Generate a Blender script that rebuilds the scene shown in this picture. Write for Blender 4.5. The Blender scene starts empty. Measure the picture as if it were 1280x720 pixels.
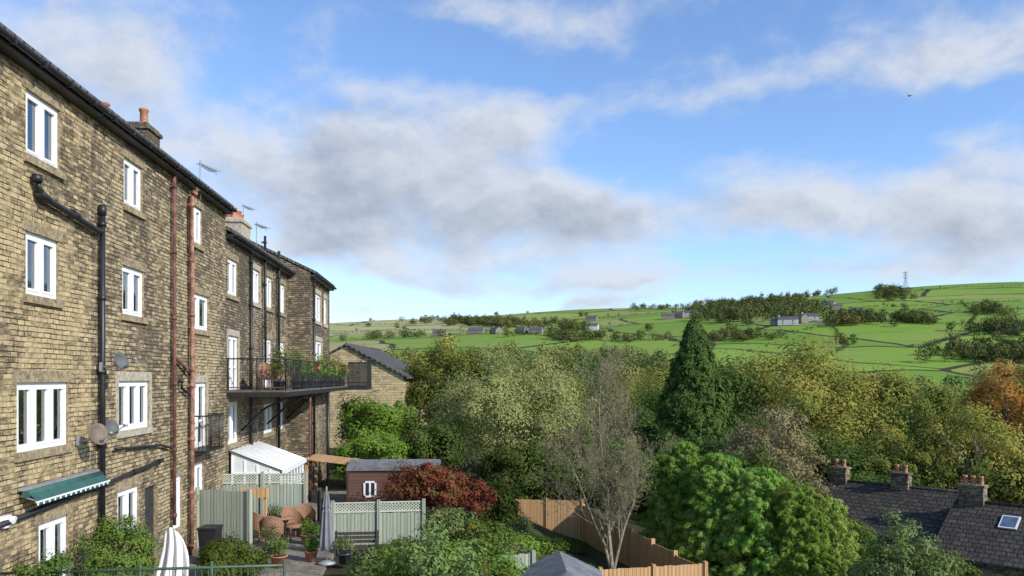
import bpy, math, random
import numpy as np
from mathutils import Vector, Matrix, noise as mnoise

scene = bpy.context.scene
coll = scene.collection
scene.view_settings.view_transform = 'Standard'
scene.view_settings.look = 'None'
scene.view_settings.exposure = 0

# ------------------------------------------------------------------ helpers
def ss(a, b, t):
    k = (t - a) / (b - a)
    k = max(0.0, min(1.0, k))
    return k * k * (3 - 2 * k)

def add(name, data, parent=None, loc=(0, 0, 0), rot=(0, 0, 0), scale=(1, 1, 1), **props):
    o = bpy.data.objects.new(name, data)
    coll.objects.link(o)
    o.location = loc
    o.rotation_euler = rot
    o.scale = scale
    if parent is not None:
        o.parent = parent
    for k, v in props.items():
        if v is not None:
            o[k] = v
    return o

def npmesh(name, verts, faces, mat, nv=4, smooth=False):
    me = bpy.data.meshes.new(name)
    verts = np.asarray(verts, dtype=np.float32).reshape(-1, 3)
    faces = np.asarray(faces, dtype=np.int32).reshape(-1, nv)
    me.vertices.add(len(verts)); me.vertices.foreach_set("co", verts.ravel())
    me.loops.add(faces.size); me.loops.foreach_set("vertex_index", faces.ravel())
    me.polygons.add(len(faces))
    me.polygons.foreach_set("loop_start", np.arange(0, faces.size, nv, dtype=np.int32))
    me.polygons.foreach_set("loop_total", np.full(len(faces), nv, dtype=np.int32))
    if smooth:
        me.polygons.foreach_set("use_smooth", np.ones(len(faces), dtype=bool))
    me.materials.append(mat)
    me.update(calc_edges=True)
    return me

class MB:
    def __init__(self, *mats):
        self.v = []; self.f = []; self.m = []; self.mats = mats; self.sm = []
    def face(self, pts, m=0, sm=False):
        b = len(self.v)
        self.v += [tuple(p) for p in pts]
        self.f.append(tuple(range(b, b + len(pts)))); self.m.append(m); self.sm.append(sm)
        return self
    def box(self, x0, x1, y0, y1, z0, z1, m=0, M=None):
        p = [(x0, y0, z0), (x1, y0, z0), (x1, y1, z0), (x0, y1, z0), (x0, y0, z1), (x1, y0, z1), (x1, y1, z1), (x0, y1, z1)]
        if M is not None:
            p = [tuple(M @ Vector(q)) for q in p]
        b = len(self.v); self.v += p
        for q in [(0, 3, 2, 1), (4, 5, 6, 7), (0, 1, 5, 4), (1, 2, 6, 5), (2, 3, 7, 6), (3, 0, 4, 7)]:
            self.f.append(tuple(b + i for i in q)); self.m.append(m); self.sm.append(False)
        return self
    def tube(self, pts, r, n=8, m=0, cap=True, sm=True):
        pts = [Vector(p) for p in pts]
        rs = r if isinstance(r, (list, tuple)) else [r] * len(pts)
        b = len(self.v); k = len(pts)
        for i, p in enumerate(pts):
            d = (pts[min(i + 1, k - 1)] - pts[max(i - 1, 0)])
            if d.length < 1e-9: d = Vector((0, 0, 1))
            d.normalize()
            a = d.cross(Vector((0.0, 0.0, 1.0)) if abs(d.z) < .9 else Vector((1.0, 0, 0))).normalized()
            c = d.cross(a)
            for j in range(n):
                t = 2 * math.pi * j / n
                self.v.append(tuple(p + (a * math.cos(t) + c * math.sin(t)) * rs[i]))
        for i in range(k - 1):
            for j in range(n):
                self.f.append((b + i * n + j, b + i * n + (j + 1) % n, b + (i + 1) * n + (j + 1) % n, b + (i + 1) * n + j))
                self.m.append(m); self.sm.append(sm)
        if cap:
            self.f.append(tuple(b + j for j in range(n))[::-1]); self.m.append(m); self.sm.append(False)
            self.f.append(tuple(b + (k - 1) * n + j for j in range(n))); self.m.append(m); self.sm.append(False)
        return self
    def lathe(self, prof, c=(0, 0, 0), n=16, m=0, M=None):
        b = len(self.v)
        for (r, z) in prof:
            for j in range(n):
                t = 2 * math.pi * j / n
                p = Vector((c[0] + r * math.cos(t), c[1] + r * math.sin(t), c[2] + z))
                if M is not None: p = M @ p
                self.v.append(tuple(p))
        for i in range(len(prof) - 1):
            for j in range(n):
                self.f.append((b + i * n + j, b + i * n + (j + 1) % n, b + (i + 1) * n + (j + 1) % n, b + (i + 1) * n + j))
                self.m.append(m); self.sm.append(True)
        return self
    def mesh(self, name):
        me = bpy.data.meshes.new(name)
        me.from_pydata(self.v, [], self.f)
        for mt in self.mats: me.materials.append(mt)
        me.polygons.foreach_set("material_index", self.m)
        me.polygons.foreach_set("use_smooth", self.sm)
        me.update()
        return me

# ------------------------------------------------------------------ materials
class NT:
    def __init__(self, tree):
        self.t = tree; self.n = tree.nodes; self.l = tree.links
    def node(self, typ, **kw):
        nd = self.n.new(typ)
        for k, v in kw.items(): setattr(nd, k, v)
        return nd
    def set(self, sock, v):
        if isinstance(v, bpy.types.NodeSocket): self.l.new(v, sock)
        elif v is not None:
            if isinstance(v, (tuple, list)) and len(v) == 3 and sock.type == 'RGBA': v = (*v, 1)
            sock.default_value = v
    def math(self, op, a, b=None, c=None, clamp=False):
        nd = self.node('ShaderNodeMath', operation=op); nd.use_clamp = clamp
        self.set(nd.inputs[0], a)
        if b is not None: self.set(nd.inputs[1], b)
        if c is not None: self.set(nd.inputs[2], c)
        return nd.outputs[0]
    def smooth(self, a, b, x):
        nd = self.node('ShaderNodeMapRange', interpolation_type='SMOOTHSTEP')
        self.set(nd.inputs[0], x); nd.inputs[1].default_value = a; nd.inputs[2].default_value = b
        return nd.outputs[0]
    def mix(self, f, a, b, mode='MIX'):
        nd = self.node('ShaderNodeMix', data_type='RGBA', blend_type=mode)
        self.set(nd.inputs[0], f); self.set(nd.inputs[6], a); self.set(nd.inputs[7], b)
        return nd.outputs[2]
    def noise(self, vec, scale, detail=4, rough=.55, dist=0.0):
        nd = self.node('ShaderNodeTexNoise')
        if vec is not None: self.l.new(vec, nd.inputs['Vector'])
        nd.inputs['Scale'].default_value = scale; nd.inputs['Detail'].default_value = detail
        nd.inputs['Roughness'].default_value = rough; nd.inputs['Distortion'].default_value = dist
        return nd.outputs[0]
    def comb(self, x, y, z):
        nd = self.node('ShaderNodeCombineXYZ')
        self.set(nd.inputs[0], x); self.set(nd.inputs[1], y); self.set(nd.inputs[2], z)
        return nd.outputs[0]
    def sep(self, v):
        nd = self.node('ShaderNodeSeparateXYZ'); self.l.new(v, nd.inputs[0]); return nd.outputs
    def bump(self, h, strength=.5, dist=.02):
        nd = self.node('ShaderNodeBump'); nd.inputs['Strength'].default_value = strength
        nd.inputs['Distance'].default_value = dist; self.l.new(h, nd.inputs['Height']); return nd.outputs[0]

def newmat(name):
    m = bpy.data.materials.new(name); m.use_nodes = True
    nt = NT(m.node_tree)
    bs = m.node_tree.nodes['Principled BSDF']
    return m, nt, bs

def plain(name, col, rough=.6, metal=0, var=.25, scale=3.0, spec=None, dirt=None):
    m, nt, bs = newmat(name)
    tc = nt.node('ShaderNodeTexCoord').outputs['Object']
    n = nt.noise(tc, scale, 5)
    a = tuple(c * (1 - var) for c in col); b = tuple(min(1, c * (1 + var)) for c in col)
    c = nt.mix(nt.smooth(.3, .7, n), a, b)
    if dirt:
        c = nt.mix(nt.smooth(.48, .68, nt.noise(tc, scale * 2.7, 6, .7)), c, dirt)
    nt.set(bs.inputs['Base Color'], c)
    bs.inputs['Roughness'].default_value = rough; bs.inputs['Metallic'].default_value = metal
    if spec is not None: bs.inputs['Specular IOR Level'].default_value = spec
    return m

def stone(name, light, mid, soot=.4, sootcol=(.075, .064, .05), bw=.23, rh=.096, mdark=.5):
    m, nt, bs = newmat(name)
    tc = nt.node('ShaderNodeTexCoord').outputs['Object']
    s = nt.sep(tc)
    wob = nt.noise(tc, 2.2, 3)
    fine = nt.noise(tc, 14, 3)
    u = nt.math('ADD', nt.math('ADD', s[0], s[1]), nt.math('MULTIPLY', fine, .035))
    v = nt.math('ADD', nt.math('ADD', s[2], nt.math('MULTIPLY', wob, .04)), nt.math('MULTIPLY', fine, .018))
    vec = nt.comb(u, v, 0)
    b = nt.node('ShaderNodeTexBrick'); nt.l.new(vec, b.inputs['Vector'])
    b.offset = .5; b.squash = 1.4; b.squash_frequency = 3; b.offset_frequency = 2
    for k, val in (('Scale', 1), ('Mortar Size', .0095), ('Mortar Smooth', .3), ('Bias', 0), ('Brick Width', bw), ('Row Height', rh)):
        b.inputs[k].default_value = val
    nt.set(b.inputs['Color1'], (0, 0, 0)); nt.set(b.inputs['Color2'], (1, 1, 1)); nt.set(b.inputs['Mortar'], (0, 0, 0))
    rnd = b.outputs['Color']; mort = b.outputs['Fac']
    col = nt.mix(rnd, light, mid)
    col = nt.mix(nt.math('MULTIPLY', nt.smooth(.35, .7, nt.noise(tc, 7, 5, .65)), .5), col, tuple(c * .5 for c in mid))
    big = nt.noise(nt.comb(nt.math('MULTIPLY', u, .42), nt.math('MULTIPLY', v, .2), 0), 1, 5, .65)
    med = nt.noise(nt.comb(nt.math('MULTIPLY', u, 3.2), nt.math('MULTIPLY', v, 9.5), 0), 1, 5, .75)
    w = nt.math('ADD', nt.math('MULTIPLY', big, 1.25), nt.math('MULTIPLY', med, 1.5))
    w = nt.math('ADD', w, nt.math('MULTIPLY', rnd, .22))
    w = nt.math('ADD', w, nt.math('MULTIPLY', nt.smooth(1.0, 5.5, s[2]), .08))
    sf = nt.smooth(1.62 - soot * .5, 1.96 - soot * .5, w)
    col = nt.mix(nt.math('MULTIPLY', sf, .82), col, sootcol)
    col = nt.mix(nt.math('MULTIPLY', nt.smooth(.6, .75, nt.noise(tc, 3.3, 4, .6)), .3), col, tuple(min(1, c * 1.2) for c in light))
    mcol = nt.mix(nt.smooth(mdark, mdark + .12, nt.noise(tc, 1.6, 5, .7)), (.03, .026, .02), tuple(c * .55 for c in light))
    col = nt.mix(mort, col, mcol)
    nt.set(bs.inputs['Base Color'], col)
    bs.inputs['Roughness'].default_value = .9; bs.inputs['Specular IOR Level'].default_value = .2
    h = nt.math('ADD', nt.math('MULTIPLY', nt.math('SUBTRACT', 1.0, mort), .8), nt.math('MULTIPLY', nt.noise(tc, 9, 5, .7), .9))
    h = nt.math('ADD', h, nt.math('MULTIPLY', rnd, .4))
    nt.set(bs.inputs['Normal'], nt.bump(h, 1.0, .04))
    return m

def leafmat(name, c1, c2, c3=None, trans=.3, nscale=.7, gain=1.5):
    m, nt, bs = newmat(name)
    c1 = tuple(c * gain for c in c1); c2 = tuple(c * gain for c in c2)
    tc = nt.node('ShaderNodeTexCoord').outputs['Object']
    r = nt.node('ShaderNodeNewGeometry').outputs['Random Per Island']
    oi = nt.node('ShaderNodeObjectInfo').outputs['Random']
    f = nt.math('ADD', nt.math('MULTIPLY', r, .32), nt.math('MULTIPLY', nt.smooth(.3, .7, nt.noise(tc, nscale, 2)), .68))
    col = nt.mix(f, c1, c2)
    if c3 is not None:
        c3 = tuple(c * gain for c in c3)
        thr = nt.math('ADD', nt.noise(tc, nscale * 1.7, 3, .6), nt.math('MULTIPLY', oi, .14))
        col = nt.mix(nt.math('MULTIPLY', nt.smooth(.55, .72, thr), .8), col, c3)
    hsv = nt.node('ShaderNodeHueSaturation')
    nt.l.new(col, hsv.inputs['Color'])
    nt.set(hsv.inputs['Value'], nt.math('ADD', .76, nt.math('MULTIPLY', oi, .48)))
    nt.set(hsv.inputs['Hue'], nt.math('ADD', .475, nt.math('MULTIPLY', oi, .045)))
    col = hsv.outputs[0]
    m.node_tree.nodes.remove(bs)
    df = nt.node('ShaderNodeBsdfDiffuse'); nt.l.new(col, df.inputs[0])
    tr = nt.node('ShaderNodeBsdfTranslucent'); nt.l.new(col, tr.inputs[0])
    mx = nt.node('ShaderNodeMixShader'); mx.inputs[0].default_value = trans
    nt.l.new(df.outputs[0], mx.inputs[1]); nt.l.new(tr.outputs[0], mx.inputs[2])
    nt.l.new(mx.outputs[0], m.node_tree.nodes['Material Output'].inputs[0])
    return m

def slate(name, c1, c2, bw=.3, rh=.22, moss=(.09, .1, .05)):
    m, nt, bs = newmat(name)
    tc = nt.node('ShaderNodeTexCoord').outputs['Object']
    s = nt.sep(tc)
    vec = nt.comb(s[1], nt.math('ADD', nt.math('MULTIPLY', s[0], 1.15), nt.math('MULTIPLY', nt.noise(tc, 6, 2), .05)), 0)
    b = nt.node('ShaderNodeTexBrick'); nt.l.new(vec, b.inputs['Vector'])
    for k, val in (('Scale', 1), ('Mortar Size', .025), ('Mortar Smooth', .3), ('Bias', 0), ('Brick Width', bw), ('Row Height', rh)):
        b.inputs[k].default_value = val
    nt.set(b.inputs['Color1'], c1); nt.set(b.inputs['Color2'], c2); nt.set(b.inputs['Mortar'], tuple(c * .15 for c in c1))
    col = nt.mix(nt.math('MULTIPLY', nt.smooth(.5, .75, nt.noise(tc, 1.4, 6, .7)), .6), b.outputs[0], moss)
    col = nt.mix(nt.math('MULTIPLY', nt.smooth(.5, .7, nt.noise(tc, 5, 5, .7)), .6), col, tuple(c * .4 for c in c1))
    nt.set(bs.inputs['Base Color'], col)
    bs.inputs['Roughness'].default_value = .85; bs.inputs['Specular IOR Level'].default_value = .25
    h = nt.math('SUBTRACT', nt.noise(tc, 10, 3), nt.math('MULTIPLY', b.outputs['Fac'], 1.4))
    nt.set(bs.inputs['Normal'], nt.bump(h, 1.0, .06))
    return m

def planks(name, col, col2, width=.12, axis='x', rough=.75):
    m, nt, bs = newmat(name)
    tc = nt.node('ShaderNodeTexCoord').outputs['Object']
    s = nt.sep(tc)
    u = nt.math('DIVIDE', s[0] if axis == 'x' else s[2], width)
    fr = nt.math('FRACT', u)
    cell = nt.math('FLOOR', u)
    wn = nt.node('ShaderNodeTexWhiteNoise', noise_dimensions='1D'); nt.l.new(cell, wn.inputs['W'])
    c = nt.mix(wn.outputs[0], col, col2)
    grain = nt.node('ShaderNodeMapping'); nt.l.new(tc, grain.inputs[0])
    grain.inputs['Scale'].default_value = (14, 14, 1.3) if axis == 'x' else (1.3, 14, 14)
    c = nt.mix(nt.math('MULTIPLY', nt.noise(grain.outputs[0], 1.5, 4), .55), c, tuple(k * .45 for k in col))
    edge = nt.math('MINIMUM', fr, nt.math('SUBTRACT', 1.0, fr))
    g = nt.smooth(.02, .09, edge)
    c = nt.mix(g, tuple(k * .2 for k in col), c)
    nt.set(bs.inputs['Base Color'], c); bs.inputs['Roughness'].default_value = rough
    nt.set(bs.inputs['Normal'], nt.bump(g, .6, .015))
    return m

M_stoneA = stone('cleaned_gritstone', (.60, .465, .26), (.45, .345, .19), soot=.40, mdark=.45)
M_stoneB = stone('weathered_gritstone', (.56, .44, .26), (.41, .32, .19), soot=.58)
M_stoneC = stone('sooty_gritstone', (.47, .38, .24), (.32, .255, .165), soot=.70)
M_stoneD = stone('pale_gritstone', (.62, .50, .28), (.50, .39, .21), soot=.1, bw=.4, rh=.2, mdark=.38)
M_trimstone = plain('dressed_stone', (.30, .235, .14), .9, var=.35, scale=6, dirt=(.07, .06, .045))
M_trimpale = plain('pale_dressed_stone', (.42, .37, .28), .9, var=.2, scale=6, dirt=(.15, .12, .09))
M_white = plain('white_upvc', (.80, .81, .82), .35, var=.03)
M_black = plain('black_painted_iron', (.018, .018, .02), .45, var=.3, scale=5)
M_rust = plain('rusty_red_pipe', (.15, .065, .045), .8, var=.5, scale=5, dirt=(.06, .035, .028))
M_rust2 = plain('faded_terracotta_pipe', (.30, .15, .10), .8, var=.5, scale=4, dirt=(.09, .045, .03))
M_slate = slate('stone_slate_roof', (.15, .14, .13), (.10, .095, .09))
M_slate2 = slate('dark_stone_slate_roof', (.095, .082, .067), (.05, .044, .037), bw=.42, rh=.3, moss=(.08, .07, .045))
M_terracotta = plain('terracotta', (.42, .18, .10), .8, var=.25, scale=8, dirt=(.16, .09, .06))
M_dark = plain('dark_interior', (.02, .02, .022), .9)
M_curtain = plain('curtain_fabric', (.62, .6, .56), .9, var=.1, scale=8)
M_grey = plain('grey_metal', (.32, .33, .34), .5, .3, var=.15)
M_dish = plain('grey_dish', (.10, .105, .11), .7, var=.15)
M_dishb = plain('brown_dish', (.16, .125, .095), .7, var=.2)
M_fencegreen = planks('sage_painted_planks', (.33, .37, .29), (.42, .46, .37), .11)
M_lattice = plain('sage_painted_lattice', (.46, .49, .40), .7, var=.12)
M_fencebrown = planks('orange_brown_planks', (.66, .40, .19), (.54, .31, .14), .13)
M_fencedark = planks('dark_stained_planks', (.07, .06, .055), (.05, .045, .04), .1)
M_shed = planks('dark_brown_boards', (.13, .06, .042), (.16, .08, .055), .12, 'z')
M_felt = plain('grey_roofing_felt', (.16, .165, .175), .85, var=.25, scale=2.5, dirt=(.09, .09, .085))
M_wicker = plain('brown_wicker', (.26, .14, .08), .8, var=.5, scale=40)
M_pave = plain('stone_paving', (.22, .19, .155), .9, var=.3, scale=2.5, dirt=(.08, .08, .06))
M_bark = plain('bark', (.10, .08, .06), .95, var=.45, scale=6)
M_barkpale = plain('pale_grey_bark', (.26, .225, .16), .95, var=.3, scale=6)
M_barkolive = plain('olive_brown_bark', (.24, .21, .145), .95, var=.3, scale=6)
M_awn = plain('green_awning_fabric', (.03, .10, .085), .8, var=.15)
M_sheet = plain('white_cloth', (.76, .76, .76), .9, var=.04)
M_para = plain('grey_parasol_fabric', (.17, .175, .20), .9, var=.15)
M_greenrail = plain('green_painted_metal', (.05, .10, .055), .5, var=.25, dirt=(.03, .04, .03))
M_poly = plain('white_polycarbonate', (.66, .67, .66), .4, var=.06)
M_redfl = plain('red_petals', (.55, .03, .02), .7)
M_soil = plain('soil', (.05, .035, .025), 1)
M_blackpot = plain('dark_glazed_pot', (.05, .06, .08), .3)
M_bluegrey = plain('blue_grey_glaze', (.10, .14, .2), .3)

m, nt, bs = newmat('window_glass')
gl = nt.node('ShaderNodeBsdfGlossy'); gl.inputs[0].default_value = (.9, .95, 1, 1); gl.inputs['Roughness'].default_value = .03
tr = nt.node('ShaderNodeBsdfTransparent'); tr.inputs[0].default_value = (.75, .8, .8, 1)
fr = nt.node('ShaderNodeFresnel'); fr.inputs[0].default_value = 1.7
fm = nt.math('ADD', fr.outputs[0], .14, clamp=True)
mx = nt.node('ShaderNodeMixShader'); nt.l.new(fm, mx.inputs[0]); nt.l.new(tr.outputs[0], mx.inputs[1]); nt.l.new(gl.outputs[0], mx.inputs[2])
nt.l.new(mx.outputs[0], m.node_tree.nodes['Material Output'].inputs[0])
M_glass = m

L_willow = leafmat('willow_leaves', (.12, .135, .045), (.225, .235, .085), (.25, .24, .10))
L_dark = leafmat('dark_green_leaves', (.035, .062, .016), (.085, .12, .03))
L_bright = leafmat('bright_green_leaves', (.075, .13, .02), (.14, .215, .038))
L_oak = leafmat('turning_oak_leaves', (.10, .12, .026), (.20, .205, .048), (.27, .21, .052), nscale=.3)
L_oak2 = leafmat('olive_oak_leaves', (.06, .09, .02), (.15, .18, .04), (.20, .17, .045), nscale=.3)
L_brown = leafmat('thin_brownish_leaves', (.14, .125, .06), (.22, .195, .10), (.22, .16, .08))
L_orange = leafmat('orange_autumn_leaves', (.25, .13, .03), (.36, .21, .05), (.17, .15, .04))
L_red = leafmat('crimson_maple_leaves', (.10, .026, .02), (.20, .065, .035), (.12, .10, .04), nscale=1.5, gain=1.25)
L_spruce = leafmat('spruce_needles', (.036, .078, .022), (.078, .145, .036), trans=.18)
L_cyp = leafmat('bright_cypress_sprays', (.075, .140, .022), (.145, .23, .040), (.17, .21, .05), trans=.28, nscale=.8, gain=1.45)
L_cypy = leafmat('yellow_cypress_sprays', (.13, .16, .035), (.21, .23, .05), trans=.3, gain=1.5)
L_hedge = leafmat('hedge_leaves', (.045, .085, .018), (.11, .16, .035), (.13, .14, .03), nscale=2, gain=1.4)
L_sage = leafmat('pale_shrub_leaves', (.09, .13, .045), (.19, .22, .09), (.08, .14, .03), nscale=2, gain=1.35)
L_wood = leafmat('distant_wood_leaves', (.042, .062, .022), (.10, .12, .038), (.16, .13, .045), trans=.12, nscale=.025)
L_hedgerow = leafmat('hedgerow_leaves', (.025, .04, .015), (.055, .075, .025), trans=.1, nscale=.02)

# ------------------------------------------------------------------ terrain
GU = [-3, -.25, -.1, 0, .11, .22, .36, .46, .64, 1.2, 3]
GV = [.105, .107, .110, .122, .130, .138, .155, .169, .184, .19, .19]
def grade(u): return float(np.interp(u, GU, GV))
def ground(x, y):
    side = -5.25 - 2.2 * ss(-3, 4, x) - 3.4 * ss(4, 22, x)
    side += 0.5 * ss(20, 8, y) * ss(-3, 2, x)
    y0 = 35 + 45 * ss(0, -8, x)
    t = ss(y0, 240, y)
    near = side * (1 - t) - 34 * t
    if y < 200: return near
    u = x / y
    g = grade(u); yc = 1150
    if y <= yc: hill = g * (y - 400)
    else: hill = g * (yc - 400) - .03 * (y - yc)
    hill += 5.0 * mnoise.noise(Vector((x / 170, y / 170, 1.3))) * ss(420, 600, y)
    b = ss(230, 400, y)
    return near * (1 - b) + hill * b
def hill_point(slope, rise):
    g = grade(slope)
    y = 400 * g / max(g - rise, .02)
    y = min(y, 1170)
    return slope * y, y

xs = np.sinh(np.linspace(-6.2, 6.2, 241)) / math.sinh(6.2) * 2600
ys = -40 + (np.exp(np.linspace(0, math.log(4200 / 20), 300)) - 1) * 20
V = [(x, y, ground(x, y)) for y in ys for x in xs]
nx = len(xs)
Fc = [(j * nx + i, j * nx + i + 1, (j + 1) * nx + i + 1, (j + 1) * nx + i) for j in range(len(ys) - 1) for i in range(nx - 1)]
m, nt, bs = newmat('valley_ground')
pos = nt.node('ShaderNodeNewGeometry').outputs['Position']
s = nt.sep(pos)
wv = nt.noise(pos, .005, 3)
vx = nt.math('ADD', nt.math('ADD', nt.math('MULTIPLY', s[0], 1 / 120.), nt.math('MULTIPLY', s[1], .0035)), nt.math('MULTIPLY', wv, 1.3))
vy = nt.math('ADD', nt.math('ADD', nt.math('MULTIPLY', s[1], 1 / 115.), nt.math('MULTIPLY', s[0], -.0025)), nt.math('MULTIPLY', wv, 1.0))
vec = nt.comb(vx, vy, 0)
def voro(feat):
    vo = nt.node('ShaderNodeTexVoronoi'); vo.voronoi_dimensions = '2D'; vo.feature = feat
    nt.l.new(vec, vo.inputs['Vector']); vo.inputs['Scale'].default_value = 1; vo.inputs['Randomness'].default_value = .7
    return vo
vo = voro('F1'); vd = voro('DISTANCE_TO_EDGE')
cr = nt.node('ShaderNodeValToRGB'); cr.color_ramp.interpolation = 'CONSTANT'
e = cr.color_ramp.elements
e[0].position = 0; e[0].color = (.18, .29, .045, 1)
e[1].position = .2; e[1].color = (.25, .29, .085, 1)
for p_, c_ in ((.38, (.15, .25, .04)), (.55, (.32, .30, .13)), (.64, (.20, .31, .05)), (.8, (.24, .28, .075)), (.9, (.165, .27, .045))):
    q = e.new(p_); q.color = (*c_, 1)
nt.l.new(nt.sep(vo.outputs['Color'])[0], cr.inputs[0])
field = cr.outputs[0]
field = nt.mix(nt.math('MULTIPLY', nt.smooth(.40, .72, nt.noise(pos, .02, 6, .65)), .45), field, (.24, .24, .09))
moor = nt.math('MULTIPLY', nt.smooth(30, -90, s[0]), nt.smooth(720, 860, s[1]))
field = nt.mix(nt.math('MULTIPLY', moor, .8), field, (.40, .37, .19))
mp = nt.comb(nt.math('MULTIPLY', s[0], .012), nt.math('MULTIPLY', s[1], .06), 0)
field = nt.mix(nt.math('MULTIPLY', nt.smooth(.5, .7, nt.noise(mp, 1, 5)), .3), field, (.10, .14, .04))
field = nt.mix(nt.smooth(.03, .018, vd.outputs['Distance']), field, (.05, .055, .035))
nearc = nt.mix(nt.smooth(.42, .62, nt.noise(pos, .6, 6, .7)), (.05, .042, .028), (.05, .08, .02))
col = nt.mix(nt.smooth(150, 330, s[1]), nearc, field)
nt.set(bs.inputs['Base Color'], col); bs.inputs['Roughness'].default_value = 1; bs.inputs['Specular IOR Level'].default_value = .05
terrain = add('terrain', npmesh('terrain', V, Fc, m, smooth=True), kind='structure')

TH = math.atan(.075); CT, ST = math.cos(TH), math.sin(TH)
FX0 = -7.65
def F(x, s, z): return (FX0 + x * CT - s * ST, x * ST + s * CT, z)
mb = MB(M_pave); mb.box(0.02, 4.2, 8, 36, -5.4, -5.12)
add('patio_pavement', mb.mesh('patio'), loc=(FX0, 0, 0), rot=(0, 0, TH), kind='structure')

# ------------------------------------------------------------------ houses of the terrace
ZG = -5.25
OFF = {}
def house_root(name, s_mid, label, cat='house', x=0, group='terraced stone houses'):
    off = Vector((x, s_mid, ZG))
    r = add(name, None, loc=F(*off), rot=(0, 0, TH), label=label, category=cat, group=group)
    OFF[r.name] = off
    return r
def part(root, name, me, parent=None, **p):
    if parent is None:
        return add(name, me, parent=root, loc=-OFF[root.name], **p)
    return add(name, me, parent=parent, **p)

def wall_mesh(s0, s1, z0, z1, ops, mat, x=0.0, depth=9.0):
    mb = MB(mat, M_dark, M_trimstone)
    S = sorted(set([s0, s1] + [o[0] for o in ops] + [o[1] for o in ops]))
    Z = sorted(set([z0, z1] + [o[2] for o in ops] + [o[3] for o in ops]))
    for i in range(len(S) - 1):
        for j in range(len(Z) - 1):
            cs, cz = (S[i] + S[i + 1]) / 2, (Z[j] + Z[j + 1]) / 2
            if any(o[0] < cs < o[1] and o[2] < cz < o[3] for o in ops): continue
            mb.face([(x, S[i], Z[j]), (x, S[i + 1], Z[j]), (x, S[i + 1], Z[j + 1]), (x, S[i], Z[j + 1])])
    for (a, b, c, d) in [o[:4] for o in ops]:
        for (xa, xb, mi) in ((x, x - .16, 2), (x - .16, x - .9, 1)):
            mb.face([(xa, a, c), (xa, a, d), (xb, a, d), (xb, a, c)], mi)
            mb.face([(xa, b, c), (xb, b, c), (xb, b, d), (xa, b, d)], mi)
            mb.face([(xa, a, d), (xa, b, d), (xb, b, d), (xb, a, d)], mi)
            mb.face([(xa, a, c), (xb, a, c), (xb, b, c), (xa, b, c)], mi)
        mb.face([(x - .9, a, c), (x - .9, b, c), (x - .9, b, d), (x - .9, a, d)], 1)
    mb.face([(x, s0, z0), (x, s0, z1), (-depth, s0, z1), (-depth, s0, z0)])
    mb.face([(x, s1, z0), (-depth, s1, z0), (-depth, s1, z1), (x, s1, z1)])
    mb.face([(-depth, s0, z0), (-depth, s0, z1), (-depth, s1, z1), (-depth, s1, z0)])
    zr = z1 + 2.35
    for q in (s0 + .01, s1 - .01):
        mb.face([(x, q, z1), ((x - depth) / 2, q, zr), (-depth, q, z1)])
    return mb.mesh('wall')

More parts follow.
